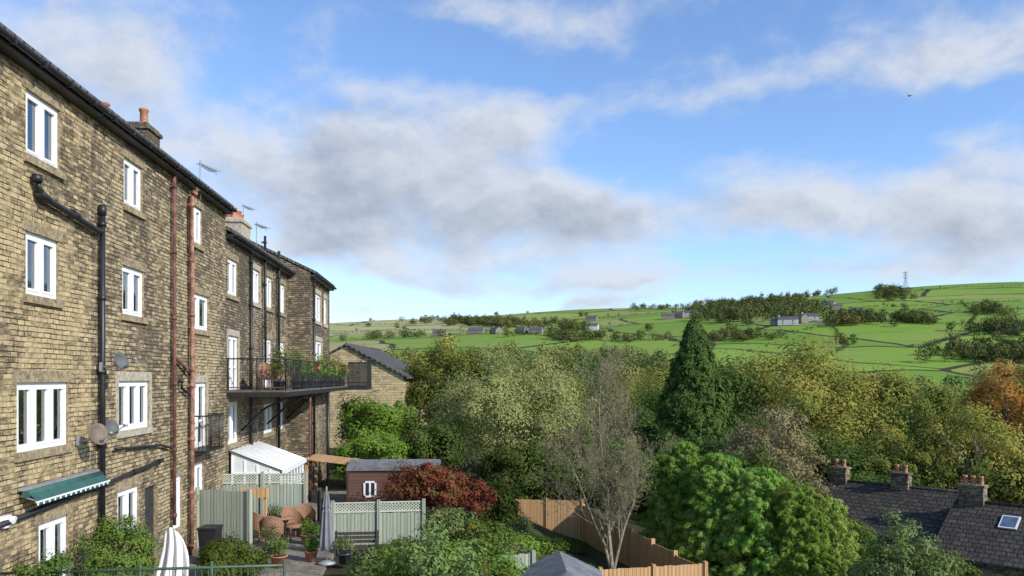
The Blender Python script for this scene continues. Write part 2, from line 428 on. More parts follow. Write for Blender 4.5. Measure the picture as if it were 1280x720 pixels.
rW = random.Random(5)
def window(root, s0, s1, z0, z1, n=2, x=0.0, door=False, sill=True, pale=False, curtains=True):
    mb = MB(M_glass)
    xg = x - .095
    mb.face([(xg, s0 + .02, z0 + .02), (xg, s1 - .02, z0 + .02), (xg, s1 - .02, z1 - .02), (xg, s0 + .02, z1 - .02)])
    w = part(root, 'french_door' if door else 'window', mb.mesh('pane'))
    fb = MB(M_white); t = .085
    xa, xb = x - .13, x - .05
    fb.box(xa, xb, s0, s0 + t, z0, z1); fb.box(xa, xb, s1 - t, s1, z0, z1)
    fb.box(xa, xb, s0 + t, s1 - t, z0, z0 + t); fb.box(xa, xb, s0 + t, s1 - t, z1 - t, z1)
    for i in range(1, n):
        c = s0 + (s1 - s0) * i / n
        fb.box(xa, xb, c - t * .75, c + t * .75, z0 + t, z1 - t)
    for i in range(n):
        a = s0 + (s1 - s0) * i / n + (t if i == 0 else t * .75) ; b = s0 + (s1 - s0) * (i + 1) / n - (t if i == n - 1 else t * .75)
        q = .045
        xs0, xs1 = xb - .05, xb + .012
        fb.box(xs0, xs1, a, a + q, z0 + t, z1 - t); fb.box(xs0, xs1, b - q, b, z0 + t, z1 - t)
        fb.box(xs0, xs1, a + q, b - q, z0 + t, z0 + t + q); fb.box(xs0, xs1, a + q, b - q, z1 - t - q, z1 - t)
        if door: fb.box(xs0 + .005, xs1 - .005, a + q, b - q, z0 + .75, z0 + .81)
    part(root, 'frame', fb.mesh('frame'), parent=w)
    tr_ = M_trimpale if pale else M_trimstone
    if sill:
        sb = MB(tr_); sb.box(x - .05, x + .07, s0 - .1, s1 + .1, z0 - .15, z0 - .003)
        part(root, 'sill', sb.mesh('sill'), parent=w)
    lb = MB(tr_); lb.box(x - .1, x + .018, s0 - .14, s1 + .14, z1 + .003, z1 + .22)
    if pale:
        lb.box(x - .1, x + .016, s0 - .15, s0 - .003, z0, z1); lb.box(x - .1, x + .016, s1 + .003, s1 + .15, z0, z1)
    part(root, 'lintel', lb.mesh('lintel'), parent=w)
    if curtains:
        W = s1 - s0
        for (a, b) in ((s0 + .03, s0 + W * rW.uniform(.12, .32)), (s1 - W * rW.uniform(.12, .32), s1 - .03)):
            cb = MB(M_curtain); k = 8; pr = None
            for i in range(k + 1):
                q = a + (b - a) * i / k; xx = x - .24 - .03 * (i % 2)
                if pr: cb.face([(pr[0], pr[1], z0 + .03), (xx, q, z0 + .03), (xx, q, z1 - .03), (pr[0], pr[1], z1 - .03)])
                pr = (xx, q)
            part(root, 'curtain', cb.mesh('curtain'), parent=w)
        if rW.random() < .4:
            h = rW.uniform(.2, .45)
            cb = MB(M_curtain).face([(x - .22, s0 + .03, z1 - (z1 - z0) * h), (x - .22, s1 - .03, z1 - (z1 - z0) * h), (x - .22, s1 - .03, z1 - .02), (x - .22, s0 + .03, z1 - .02)])
            part(root, 'blind', cb.mesh('blind'), parent=w)
    return w

def roof_parts(root, s0, s1, ze, x=0.0, depth=9.0, over=.28):
    zr = ze + 2.35; xr = (x - depth) / 2
    e1 = x + over; e2 = -depth - .3; k = 2.35 / (x - xr)
    za = ze - over * k * .6 + .14
    mb = MB(M_slate)
    a, b = s0 + .015, s1 - .015
    T = .13
    P = [(e1, za), (xr, zr + .2), (e2, za), (e2, za - T), (xr, zr + .2 - T), (e1, za - T)]
    for i in range(6):
        p, q = P[i], P[(i + 1) % 6]
        mb.face([(p[0], a, p[1]), (p[0], b, p[1]), (q[0], b, q[1]), (q[0], a, q[1])])
    for c in (a, b):
        mb.face([(p[0], c, p[1]) for p in P[:3]] + [(p[0], c, p[1]) for p in P[3:]])
    r = part(root, 'roof', mb.mesh('roof'))
    g = MB(M_black)
    g.box(x + .004, x + over - .03, a, b, za - T - .16, za - T - .01)
    n = 9
    pts = []
    gx, gz = x + over + .035, za - T - .01
    for i in range(n):
        t = math.pi * i / (n - 1)
        pts.append((gx - .075 * math.cos(t), gz - .085 * math.sin(t)))
    for i in range(n - 1):
        g.face([(pts[i][0], a, pts[i][1]), (pts[i][0], b, pts[i][1]), (pts[i + 1][0], b, pts[i + 1][1]), (pts[i + 1][0], a, pts[i + 1][1])], 0, True)
    q = a + .3
    while q < b:
        g.box(gx - .085, gx + .085, q, q + .04, gz - .1, gz + .008); q += 1.0
    part(root, 'gutter', g.mesh('gutter'), parent=r)
    return r

def chimney(root, roof, x0, x1, s0, s1, zb, zt, pots, mat, potmat=M_terracotta):
    mb = MB(mat); mb.box(x0, x1, s0, s1, zb, zt - .22)
    mb.box(x0 - .07, x1 + .07, s0 - .07, s1 + .07, zt - .22, zt - .1)
    mb.box(x0 + .02, x1 - .02, s0 + .02, s1 - .02, zt - .1, zt)
    c = part(root, 'chimney', mb.mesh('chimney'), parent=roof)
    for (px_, ps_, h) in pots:
        pb = MB(potmat)
        pb.lathe([(.17, 0), (.16, h * .12), (.125, h * .2), (.12, h * .82), (.155, h * .86), (.155, h * .96), (.12, h), (.09, h), (.09, h * .6)], (px_, ps_, zt), 14)
        part(root, 'chimney_pot', pb.mesh('pot'), parent=c)
    return c

def pipe(root, pts, r, mat, name='drainpipe', collars=True, **p):
    mb = MB(mat); mb.tube(pts, r, 10)
    if collars:
        for i in range(len(pts) - 1):
            a, b = Vector(pts[i]), Vector(pts[i + 1]); L = (b - a).length
            n = int(L / 1.7)
            for k in range(n + 1):
                c = a.lerp(b, (k + .15) / (n + .3)); d = (b - a).normalized()
                mb.tube([c - d * .05, c + d * .05], r * 1.35, 10)
                if abs(d.z) > .9: mb.box(c.x - .14, c.x - r * .5, c.y - .05, c.y + .05, c.z - .025, c.z + .025)
    return part(root, name, mb.mesh(name), **p)

def dish(root, s, z, R, mat, x=.05, yaw=-.9):
    mb = MB(mat, M_grey)
    A = Matrix.Translation((x + .32, s, z)) @ Matrix.Rotation(yaw, 4, 'Z') @ Matrix.Rotation(math.radians(72), 4, 'Y')
    mb.lathe([(0.001, 0), (R * .4, .012), (R * .75, .05), (R, .1), (R * .99, .12), (R * .75, .065), (R * .4, .027), (.001, .015)], n=24, M=A)
    p0 = A @ Vector((0, 0, 0)); p1 = A @ Vector((R * .9, 0, .05)); p2 = A @ Vector((R * .3, 0, .42))
    mb.tube([p1, p2], .012, 6, 1); mb.tube([p2 - Vector((.03, 0, 0)), p2 + Vector((.05, 0, 0))], .03, 8, 1)
    mb.tube([(x, s, z - .1), (x + .2, s, z - .1), p0], .02, 6, 1)
    mb.box(x - .03, x + .01, s - .07, s + .07, z - .2, z, 1)
    return part(root, 'satellite_dish', mb.mesh('dish'))

# house A
hA = house_root('terraced_house', 11.5, 'four-storey yellow gritstone terraced house with white windows and green awning')
opsA = [(14.4, 15.65, 4.02, 5.2), (14.4, 15.6, 1.5, 2.64), (14.1, 16.0, -1.33, -.09), (14.85, 16.0, -5.1, -2.72)]
part(hA, 'wall', wall_mesh(6, 17.0, ZG - .3, 5.75, opsA, M_stoneA))
rA = roof_parts(hA, 6, 17.0, 5.75)
window(hA, *opsA[0]); window(hA, *opsA[1]); window(hA, *opsA[2], n=3); window(hA, *opsA[3], n=2, door=True, sill=False)
mb = MB(M_black)
mb.tube([(.12, 14.6, 3.62), (.12, 14.6, 3.45), (.12, 14.75, 3.33), (.12, 16.9, 3.14), (.12, 17.22, 3.12)], .062, 10)
mb.tube([(.12, 14.55, 3.68), (.12, 14.55, 3.55)], .09, 10); mb.tube([(.12, 14.62, 3.38), (.12, 14.9, 3.3)], .088, 10)
mb.tube([(.12, 15.9, 3.26), (.12, 16.1, 3.24)], .08, 10)
part(hA, 'soil_pipe', mb.mesh('soil_pipe'))
pipe(hA, [(.1, 12.5, -2.5), (.1, 17.2, -2.33), (.1, 20.9, -2.15)], .05, M_black, 'waste_pipe')
pipe(hA, [(.11, 17.3, -3.3), (.11, 17.3, 3.55)], .058, M_black, 'drainpipe')
mb = MB(M_black); mb.tube([(.11, 17.3, 3.5), (.11, 17.3, 3.72)], .08, 10); part(hA, 'pipe_head', mb.mesh('h'))
dish(hA, 17.25, .33, .20, M_dish, x=.12, yaw=-.3); dish(hA, 16.35, -1.18, .23, M_dishb, yaw=-.5); dish(hA, 16.95, -1.08, .18, M_dish, yaw=-.3)
aw = MB(M_awn, M_white, M_grey)
aw.tube([(.15, 14.1, -2.06), (.15, 17.1, -2.06)], .07, 12, 0)
aw.box(.02, .14, 14.1, 17.1, -2.0, -1.95, 2)
aw.face([(.2, 14.12, -2.05), (.2, 17.08, -2.05), (.34, 17.08, -2.18), (.34, 14.12, -2.18)], 0)
aw.box(.32, .355, 14.1, 17.1, -2.21, -2.18, 1)
n = 44
for i in range(n):
    a = 14.1 + 3.0 * i / n; b = 14.1 + 3.0 * (i + 1) / n; c = (a + b) / 2
    aw.face([(.345, a, -2.212), (.345, b, -2.212), (.345, b, -2.24), (.345, c + .02, -2.26), (.345, c - .02, -2.26), (.345, a, -2.24)], 0 if i % 3 else 1)
for s_ in (14.2, 17.0): aw.tube([(.02, s_, -2.1), (.32, s_, -2.19)], .02, 6, 1)
part(hA, 'awning', aw.mesh('awning'))
lb = MB(M_white); lb.box(.003, .1, 13.55, 13.75, -2.55, -2.35); lb.tube([(.1, 13.65, -2.4), (.2, 13.65, -2.43)], [.04, .07], 10)
part(hA, 'security_light', lb.mesh('lamp'))

# house B
hB = house_root('terraced_house', 22, 'four-storey weathered gritstone terraced house with rusty red drainpipes')
opsB = [(18.7, 19.82, 4.05, 5.16), (18.62, 19.92, 1.48, 2.62), (18.4, 20.27, -1.24, -.08), (18.35, 19.6, -3.7, -2.62), (20.0, 20.85, -5.1, -2.75),
        (23.5, 24.55, 4.0, 5.12), (23.4, 25.2, 1.45, 2.52), (23.5, 25.0, -2.1, -.15), (23.5, 24.7, -3.5, -2.6), (22.0, 22.7, -4.2, -2.75)]
part(hB, 'wall', wall_mesh(17.003, 27.1, ZG - .3, 5.75, opsB, M_stoneB))
rB = roof_parts(hB, 17.003, 27.1, 5.75)
for i, o in enumerate(opsB):
    if i == 4:
        mb = MB(plain('dark_door_paint', (.03, .03, .035), .4)); mb.box(-.16, -.1, o[0], o[1], o[2], o[3])
        mb.box(-.1, -.085, o[0] + .12, o[1] - .12, o[2] + .15, o[2] + .9); mb.box(-.1, -.085, o[0] + .12, o[1] - .12, o[2] + 1.05, o[3] - .12)
        part(hB, 'door', mb.mesh('door')); continue
    window(hB, *o, n=3 if i == 2 else 2, door=(i == 7), sill=(i != 7), pale=(i in (2, 7)))
pipe(hB, [(.12, 21.75, -4.0), (.12, 21.75, 5.45)], .05, M_rust)
pipe(hB, [(.13, 23.15, -5.1), (.14, 23.2, 0), (.13, 23.12, 5.2), (.3, 23.2, 5.45)], .066, M_rust2)
pipe(hB, [(.1, 21.75, .6), (.1, 22.5, .35), (.1, 23.1, .1)], .045, M_rust)
pipe(hB, [(.1, 22.4, 0.1), (.1, 22.4, -.3), (.1, 23.1, -.5)], .04, M_black)
pipe(hB, [(.1, 18.0, -1.6), (.1, 20.8, -1.75), (.1, 21.6, -1.9)], .03, M_black)
chimney(hB, rB, -3.3, -2.1, 25.85, 26.95, 6.0, 8.2, [(-2.45, 26.5, .62)], M_stoneC)
chimney(hB, rB, -3.3, -2.5, 24.2, 25.0, 6.0, 7.9, [(-2.9, 24.6, .45)], M_stoneC)
mb = MB(M_black)
mb.box(.003, .5, 23.4, 25.1, -2.2, -2.14)
for s_ in np.linspace(23.42, 25.08, 15): mb.tube([(.48, s_, -2.14), (.48, s_, -1.15)], .01, 5)
mb.box(.46, .5, 23.4, 25.1, -1.15, -1.1)
for s_ in (23.42, 25.08): mb.box(.003, .46, s_ - .015, s_ + .015, -1.15, -1.11); [mb.tube([(xx, s_, -2.14), (xx, s_, -1.15)], .01, 5) for xx in (.12, .24, .36)]
part(hB, 'juliet_balcony', mb.mesh('juliet'))
mb = MB(M_terracotta); mb.lathe([(.001, 0), (.13, 0), (.13, .04), (.001, .05)], n=18, M=Matrix.Translation((.02, 21.9, -3.4)) @ Matrix.Rotation(1.5708, 4, 'Y'))
part(hB, 'wall_plaque', mb.mesh('plaque'))

def aerial(root, x, s, z0, h, name='television_aerial'):
    mb = MB(M_grey)
    mb.tube([(x, s, z0), (x, s, z0 + h)], .02, 6)
    mb.tube([(x, s - .1, z0 + h - .1), (x + .2, s + .9, z0 + h - .1)], .015, 5)
    for i in range(9):
        q = s + .9 * i / 8; xc = x + .2 * (q - s) / .9
        L = .12 + .1 * (i / 8)
        mb.tube([(xc - L, q, z0 + h - .1), (xc + L, q, z0 + h - .1)], .008, 4)
        mb.tube([(xc, q, z0 + h - .1 - L * .5), (xc, q, z0 + h - .1 + L * .5)], .007, 4)
    return part(root, name, mb.mesh(name))
aerial(hB, .12, 24.0, 5.3, 1.2)

# house C
hC = house_root('terraced_house', 32, 'three-storey dark sooty stone terraced house with long black balcony')
opsC = [(27.35, 28.6, 2.85, 4.1), (30.7, 31.9, 2.9, 4.2), (32.8, 34.1, 2.9, 4.2), (35.6, 36.7, 2.9, 4.2),
        (27.4, 28.7, -.42, 1.45), (32.6, 34.0, -.42, 1.6), (35.4, 36.6, .3, 1.6), (27.4, 28.7, -2.3, -.85), (32.6, 34.2, -2.3, -1.1), (35.3, 36.4, -2.3, -1.1)]
part(hC, 'wall', wall_mesh(27.103, 37.3, ZG - .3, 4.95, opsC, M_stoneC))
rC = roof_parts(hC, 27.103, 37.3, 4.95)
for i, o in enumerate(opsC):
    window(hC, *o, n=2, door=i in (4, 5), sill=i not in (4, 5), pale=i in (1, 4))
chimney(hC, rC, -3.2, -2.0, 36.9, 38.6, 5.8, 7.35, [(-2.4, 37.15, .5), (-2.4, 37.6, .45), (-2.4, 38.0, .5), (-2.4, 38.4, .42), (-2.9, 37.4, .5), (-2.9, 38.1, .5)], M_trimpale)
pipe(hC, [(.1, 30.2, -4), (.1, 30.2, 4.6)], .055, M_black)
pipe(hC, [(.12, 34.9, -4), (.12, 34.9, 4.6), (.12, 34.9, 5.5)], .06, M_black)
pipe(hC, [(.12, 32.4, .1), (.12, 32.3, 5.7)], .05, M_black)
aerial(hC, -2.4, 38.9, 7.0, 1.4); aerial(hC, -.5, 33.5, 5.0, 1.5)
# house D projecting
hD = house_root('terraced_house', 40, 'projecting dark stone end house of the terrace beside the balcony', x=1.04)
opsD = [(38.4, 40.3, 2.75, 4.1), (38.3, 40.6, -.42, 1.8), (41.3, 42.2, 2.75, 4.1)]
part(hD, 'wall', wall_mesh(37.303, 43.2, ZG - 1, 4.9, opsD, M_stoneC, x=1.04))
rD = roof_parts(hD, 37.303, 43.2, 4.9, x=1.04)
for i, o in enumerate(opsD): window(hD, *o, n=2, x=1.04, door=i == 1, sill=i != 1, pale=True)
pipe(hD, [(1.16, 37.7, -4), (1.16, 37.7, 4.6)], .055, M_black)

# balcony (part of house C)
bal = MB(M_black, plain('decking', (.12, .09, .07), .8))
def deck(b, x0, x1, s0, s1):
    b.box(x0, x1, s0, s1, -.50, -.44, 1); b.box(x0, x1, s0, s0 + .08, -.66, -.503, 0); b.box(x1 - .08, x1, s0 + .083, s1, -.66, -.503, 0)
deck(bal, .02, 2.0, 27.2, 37.25); deck(bal, 1.12, 2.0, 37.253, 43.6)
bal.box(-.2, 3.0, 43.603, 46.2, -.66, -.44, 0)
for s_ in np.arange(28.4, 37, 1.3): bal.box(.02, 1.9, s_, s_ + .09, -.64, -.504, 0)
for s_ in (29.0, 33.0, 36.8):
    bal.tube([(.05, s_, -1.9), (.9, s_, -1.1), (1.7, s_, -.7)], .045, 6)
bo = part(hC, 'balcony', bal.mesh('balcony'))
rl = MB(M_black, M_glass)
def rail_run(b, p, q, posts, bars=True):
    p = Vector(p); q = Vector(q); L = (q - p).length
    up = Vector((0, 0, 1))
    b.tube([p + up * 1.08, q + up * 1.08], .026, 6); b.tube([p + up * .1, q + up * .1], .016, 6)
    for i in range(posts + 1):
        c = p.lerp(q, i / posts); b.tube([c, c + up * 1.12], .024, 6)
    n = int(L / .15)
    for i in range(n + 1):
        c = p.lerp(q, i / n)
        if bars: b.tube([c + up * .1, c + up * 1.08], .007, 4, cap=False)
rail_run(rl, (.05, 27.24, -.44), (1.96, 27.24, -.44), 2)
rail_run(rl, (1.96, 27.24, -.44), (1.96, 43.6, -.44), 11)
part(hC, 'railing', rl.mesh('railing'), parent=bo)
pb = MB(M_black)
for k in range(16): pb.box(1.98 + k * .065, 1.98 + k * .065 + .052, 43.66, 43.69, -.44, .86)
pb.box(1.97, 3.02, 43.63, 43.66, .78, .84); pb.box(1.97, 3.02, 43.63, 43.66, -.3, -.24)
for k in range(38): pb.box(2.96, 2.99, 43.7 + k * .065, 43.7 + k * .065 + .052, -.44, .86)
part(hC, 'privacy_screen', pb.mesh('screen'), parent=bo)
part(hC, 'post', MB(M_black).tube([(1.9, 37.0, -.68), (1.9, 37.0, -5.3)], .07, 8).mesh('post'), parent=bo)
part(hC, 'post', MB(M_rust).tube([(1.75, 33.2, -5.3), (1.75, 33.2, -.68)], .05, 8).mesh('post'), parent=bo)

# lean-to conservatory in front of house C
cv = house_root('lean_to_conservatory', 29.5, 'small lean-to conservatory with white polycarbonate roof', 'conservatory', x=1.0, group=None)
mb = MB(M_poly, M_white); A0, A1, XE = 27.4, 31.4, 1.85
mb.face([(.05, A0, -2.5), (.05, A1, -2.5), (XE, A1, -3.2), (XE, A0, -3.2)], 0)
mb.face([(.05, A0, -2.55), (XE, A0, -3.25), (XE, A1, -3.25), (.05, A1, -2.55)], 0)
for s_ in np.linspace(A0, A1, 8): mb.tube([(.05, s_, -2.48), (XE + .03, s_, -3.19)], .022, 6, 1)
mb.box(XE - .03, XE + .07, A0 - .03, A1 + .03, -3.32, -3.2, 1)
part(cv, 'roof', mb.mesh('roof'))
mb = MB(M_white, M_glass, M_poly)
for s_ in (A0 + .05, A1 - .05):
    mb.box(.03, XE - .03, s_ - .04, s_ + .04, -4.0, -3.9); mb.box(XE - .11, XE - .03, s_ - .041, s_ + .041, -5.12, -3.3)
    mb.box(.05, XE - .12, s_ - .03, s_ + .03, -5.12, -4.003)
    for xx in (.1, .52, .94, 1.36): mb.box(xx, xx + .06, s_ - .035, s_ + .035, -3.9, -2.65 - xx * .36)
    mb.box(.1, XE - .12, s_ - .032, s_ + .032, -3.32, -3.24)
    mb.face([(.1, s_ - .01, -3.24), (XE - .1, s_ - .01, -3.24), (.1, s_ - .01, -2.58)], 2)
    mb.face([(.1, s_, -3.9), (XE - .1, s_, -3.9), (XE - .1, s_, -3.32), (.1, s_, -3.32)], 1)
mb.box(XE - .11, XE - .03, A0 + .1, A1 - .1, -5.12, -3.95)
for s_ in np.linspace(28.0, 30.8, 6): mb.box(XE - .105, XE - .035, s_, s_ + .06, -3.95, -3.3)
mb.face([(XE - .07, A0 + .1, -3.95), (XE - .07, A1 - .1, -3.95), (XE - .07, A1 - .1, -3.3), (XE - .07, A0 + .1, -3.3)], 1)
part(cv, 'wall', mb.mesh('cwall'))

# ------------------------------------------------------------------ fences
def fence(name, label, a, b, z0, z1, mat, lat=0, group=None, steps=0.0):
    a = Vector((*a, 0)); b = Vector((*b, 0)); L = (b - a).length
    ang = math.atan2(b.y - a.y, b.x - a.x)
    r = add(name, None, loc=(a.x, a.y, z0), rot=(0, 0, ang), label=label, category='fence', group=group)
    H = z1 - z0
    k = max(1, round(L / 1.8))
    drop = lambda x: -steps * min(k - 1, int(x / L * k + 1e-6))
    mb = MB(mat); n = max(2, int(L / .135)); rr = random.Random(int(L * 100))
    for i in range(n):
        x0 = L * i / n; x1 = L * (i + 1) / n - .008
        mb.box(x0, x1, rr.uniform(0, .012), .03, 0, H - rr.uniform(0, .03) + drop(x0))
    mb.box(0, L, .031, .07, H * .2, H * .2 + .08)
    add('panel', mb.mesh('panel'), parent=r)
    for i in range(k + 1):
        add('post', MB(mat).box(-.05, .05, -.06, .09, -.4, H + lat + .06 + drop(max(0, L * (i - .5) / k))).mesh('post'), parent=r, loc=(L * i / k, 0, 0))
    if lat:
        mb = MB(M_lattice); mb.box(0, L, .0, .04, H + .01, H + .05); mb.box(0, L, 0, .04, H + lat - .04, H + lat)
        st = .11; x = -lat
        while x < L:
            for sgn in (1, -1):
                p = [(x, H + .04), (x + lat, H + lat - .03)] if sgn > 0 else [(x, H + lat - .03), (x + lat, H + .04)]
                (xa, za_), (xb, zb_) = p
                if xa < 0: t = (0 - xa) / (xb - xa); za_ = za_ + (zb_ - za_) * t; xa = 0
                if xb > L: t = (L - xa) / (xb - xa); zb_ = za_ + (zb_ - za_) * t; xb = L
                if xb > xa + .01:
                    yy = .012 if sgn > 0 else .024
                    mb.face([(xa, yy, za_ - .018), (xb, yy, zb_ - .018), (xb, yy, zb_ + .018), (xa, yy, za_ + .018)])
            x += st
        add('trellis', mb.mesh('trellis'), parent=r)
    return r
GF = 'sage green garden fences'; BF = 'orange brown board fences'
fence('garden_fence', 'sage green painted board fence beside the stone house', (-9.45, 24), (-7.75, 23.6), -5.2, -3.35, M_fencegreen, group=GF)
fence('garden_fence', 'sage green board fence with trellis in front of conservatory', (-9.75, 26.6), (-6.95, 26.9), -5.2, -3.55, M_fencegreen, lat=.34, group=GF)
fence('garden_fence', 'sage green board fence with diamond trellis top behind patio', (-5.6, 25), (-2.8, 25.4), -5.5, -4.25, M_fencegreen, lat=.34, group=GF)
fence('garden_fence', 'dark stained garden fence beside patio', (-6.9, 28.6), (-5.75, 25.0), -5.3, -4.0, M_fencedark)
fence('garden_fence', 'orange brown board fence at the bottom of a garden', (.0, 36.6), (3.2, 36.2), -7.5, -5.55, M_fencebrown, group=BF)
fence('garden_fence', 'long stepped orange brown board fence beside the bare tree', (3.2, 36.1), (6.2, 26.4), -8.4, -5.75, M_fencebrown, group=BF, steps=.09)
fence('garden_fence', 'orange brown board fence beside the garden shed', (2.7, 24.4), (6.1, 25.2), -7.8, -5.85, M_fencebrown, group=BF)
fence('garden_fence', 'sage green low board fence next to leafy shrub', (-1.2, 22.0), (.6, 22.6), -6.5, -4.95, M_fencegreen, group=GF)

r = add('metal_railing', None, loc=(-8.4, 13.2, -5.2), label='green painted metal railing across the garden terrace', category='railing')
mb = MB(M_greenrail)
a, b = Vector((-.15, .15, 1.93)), Vector((4.7, -.2, 2.15))
mb.tube([a, b], .024, 8); mb.tube([a - Vector((0, 0, .85)), b - Vector((0, 0, .85))], .02, 6)
for i in range(5):
    c = a.lerp(b, i / 4); mb.tube([c + Vector((0, 0, .10)), (c.x, c.y, -.1)], .026, 8)
for i in range(44):
    c = a.lerp(b, (i + .5) / 44); mb.tube([c, c - Vector((0, 0, .85))], .007, 5)
add('rail', mb.mesh('rail'), parent=r)

# ------------------------------------------------------------------ foliage tools
def rnd_unit(rng, n):
    v = rng.normal(size=(n, 3)); return v / np.linalg.norm(v, axis=1, keepdims=True)
def leafquads(c, nrm, rng, size, aspect=.55, axis=None, var=.4):
    n = len(c)
    nrm = nrm / (np.linalg.norm(nrm, axis=1, keepdims=True) + 1e-9)
    a = rnd_unit(rng, n) if axis is None else axis
    a = a - nrm * np.sum(a * nrm, axis=1, keepdims=True)
    a /= (np.linalg.norm(a, axis=1, keepdims=True) + 1e-9)
    b = np.cross(nrm, a)
    L = size * (1 + var * (rng.random((n, 1)) * 2 - 1)) * .5
    W = L * aspect
    return np.stack([c - a * L, c + b * W - a * L * .1, c + a * L, c - b * W - a * L * .1], axis=1).reshape(-1, 3)
def leafmesh(name, V, mat):
    n = len(V) // 4
    return npmesh(name, V, np.arange(n * 4).reshape(-1, 4), mat)

def clumps_round(rng, R, Hc, K, inner=.45, seed=0):
    d = rnd_unit(rng, K)
    d[:, 2] = d[:, 2] * .9 + .08
    r = inner + (1 - inner) * rng.random(K) ** .55
    out = np.array([1 + .5 * mnoise.noise(Vector((v[0] * 1.9 + seed, v[1] * 1.9, v[2] * 1.9 + seed * .37))) for v in d])
    p = d * (r * out)[:, None]
    return p * np.array([R, R, Hc / 2])
def crown_from(rng, pc, zc, rc, nper, leaf, aspect=.55, up=.35, out=.45, R=4.0, droop=0):
    K = len(pc)
    rcs = rc * (.5 + .95 * rng.random(K))
    idx = np.repeat(np.arange(K), nper)
    n = len(idx)
    d = rnd_unit(rng, n)
    rad = (rng.random(n) ** .5) * (1 + .35 * (rng.random(n) ** 6))
    off = d * (rad * rcs[idx])[:, None]
    off[:, 2] *= .75
    c = pc[idx] + off
    if droop: c[:, 2] -= droop * rad * rcs[idx] * rng.random(n)
    nrm = d * 1.2 + rnd_unit(rng, n) * .42 + np.array([0, 0, up])
    nrm += pc[idx] / R * out
    c = c + np.array([0, 0, zc])
    return leafquads(c, nrm, rng, leaf, aspect)

def trunk_mesh(rng, pc, zc, H, r0, mat, fork=.25, nb=26, sides=7):
    rr = random.Random(int(rng.integers(1e6)))
    mb = MB(mat)
    top = zc + (H - zc) * .45
    wob = [(rr.uniform(-.02, .02) * H * (i / 6), rr.uniform(-.02, .02) * H * (i / 6)) for i in range(7)]
    tp = [Vector((wob[i][0], wob[i][1], -.3 + (top + .3) * i / 6)) for i in range(7)]
    rs = [r0 * (1.35 if i == 0 else 1) * (1 - .8 * i / 6) for i in range(7)]
    mb.tube(tp, rs, sides)
    ids = list(range(len(pc))); rr.shuffle(ids)
    for k in ids[:nb]:
        q = Vector(pc[k]) + Vector((0, 0, zc))
        h = max(fork * H * rr.uniform(.7, 1.3), min(top * .95, q.z * rr.uniform(.35, .75)))
        t = h / top * 6; i = min(5, max(0, int(t)))
        p = tp[i].lerp(tp[i + 1], min(1, max(0, t - i)))
        rb = r0 * .42 * (1 - .6 * h / top)
        mid = p.lerp(q, .5) + Vector((rr.uniform(-.1, .1), rr.uniform(-.1, .1), .08)) * (q - p).length
        m1 = p.lerp(mid, .5) + Vector((0, 0, .02)) * (q - p).length
        mb.tube([p, m1, mid, mid.lerp(q, .5) + Vector((rr.uniform(-.05, .05), 0, .04)) * (q - p).length, q], [rb, rb * .8, rb * .6, rb * .4, rb * .15], 5, cap=False)
    return mb.mesh('trunk')

def make_round(seed, H, R, mat, K=70, nper=350, leaf=.16, rc=None, base=.28, aspect=.55, barkm=None, inner=.45, trunk_r=None, nb=26, droop=0):
    rng = np.random.default_rng(seed)
    Hc = H * (1 - base); zc = H * base + Hc / 2
    pc = clumps_round(rng, R * .85, Hc * .88, K, seed=seed, inner=inner)
    V = crown_from(rng, pc, zc, rc or R * .27, nper, leaf, aspect, R=R, droop=droop)
    return leafmesh('crown', V, mat), trunk_mesh(rng, pc, zc, H, trunk_r or H * .022, barkm or M_bark, nb=nb)

def make_spruce(seed, H, R, mat, nb=520, nper=80, leaf=.3):
    rng = np.random.default_rng(seed)
    t = rng.random(nb) ** 1.0
    L = R * (1 - t) ** .74 * (.68 + .40 * rng.random(nb)) + .12
    phi = rng.random(nb) * 2 * math.pi
    out1 = np.array([1 + .22 * mnoise.noise(Vector((math.cos(p) * 1.5, math.sin(p) * 1.5, q * 7))) for p, q in zip(phi, t)])
    L *= out1
    z0 = .04 * H + t * .95 * H
    idx = np.repeat(np.arange(nb), nper); n = len(idx)
    f = .3 + .7 * rng.random(n) ** .5
    rr = L[idx] * f
    wid = L[idx] * .20 * (1.1 - f) + .08
    dirx, diry = np.cos(phi[idx]), np.sin(phi[idx])
    lat = rng.normal(size=n) * wid
    x = dirx * rr - diry * lat; y = diry * rr + dirx * lat
    z = z0[idx] - .12 * rr * f + .22 * L[idx] * f ** 3 + rng.normal(size=n) * .13 - np.abs(lat) * .3
    c = np.stack([x, y, z], 1)
    ax = np.stack([dirx + rng.normal(size=n) * .5, diry + rng.normal(size=n) * .5, -.2 + rng.normal(size=n) * .4], 1)
    nr = np.stack([dirx * .9 + rng.normal(size=n) * .4, diry * .9 + rng.normal(size=n) * .4, .55 + 0 * x], 1)
    V = leafquads(c, nr, rng, leaf, .3, axis=ax)
    mb = MB(M_bark); mb.tube([(0, 0, -.3), (0, 0, H * .5), (0, 0, H * .97)], [H * .018, H * .01, .02], 8)
    for k in range(0, nb, 8):
        q = Vector((math.cos(phi[k]) * L[k] * .8, math.sin(phi[k]) * L[k] * .8, z0[k]))
        mb.tube([(0, 0, z0[k]), q], [.04, .01], 4, cap=False)
    return leafmesh('crown', V, mat), mb.mesh('trunk')

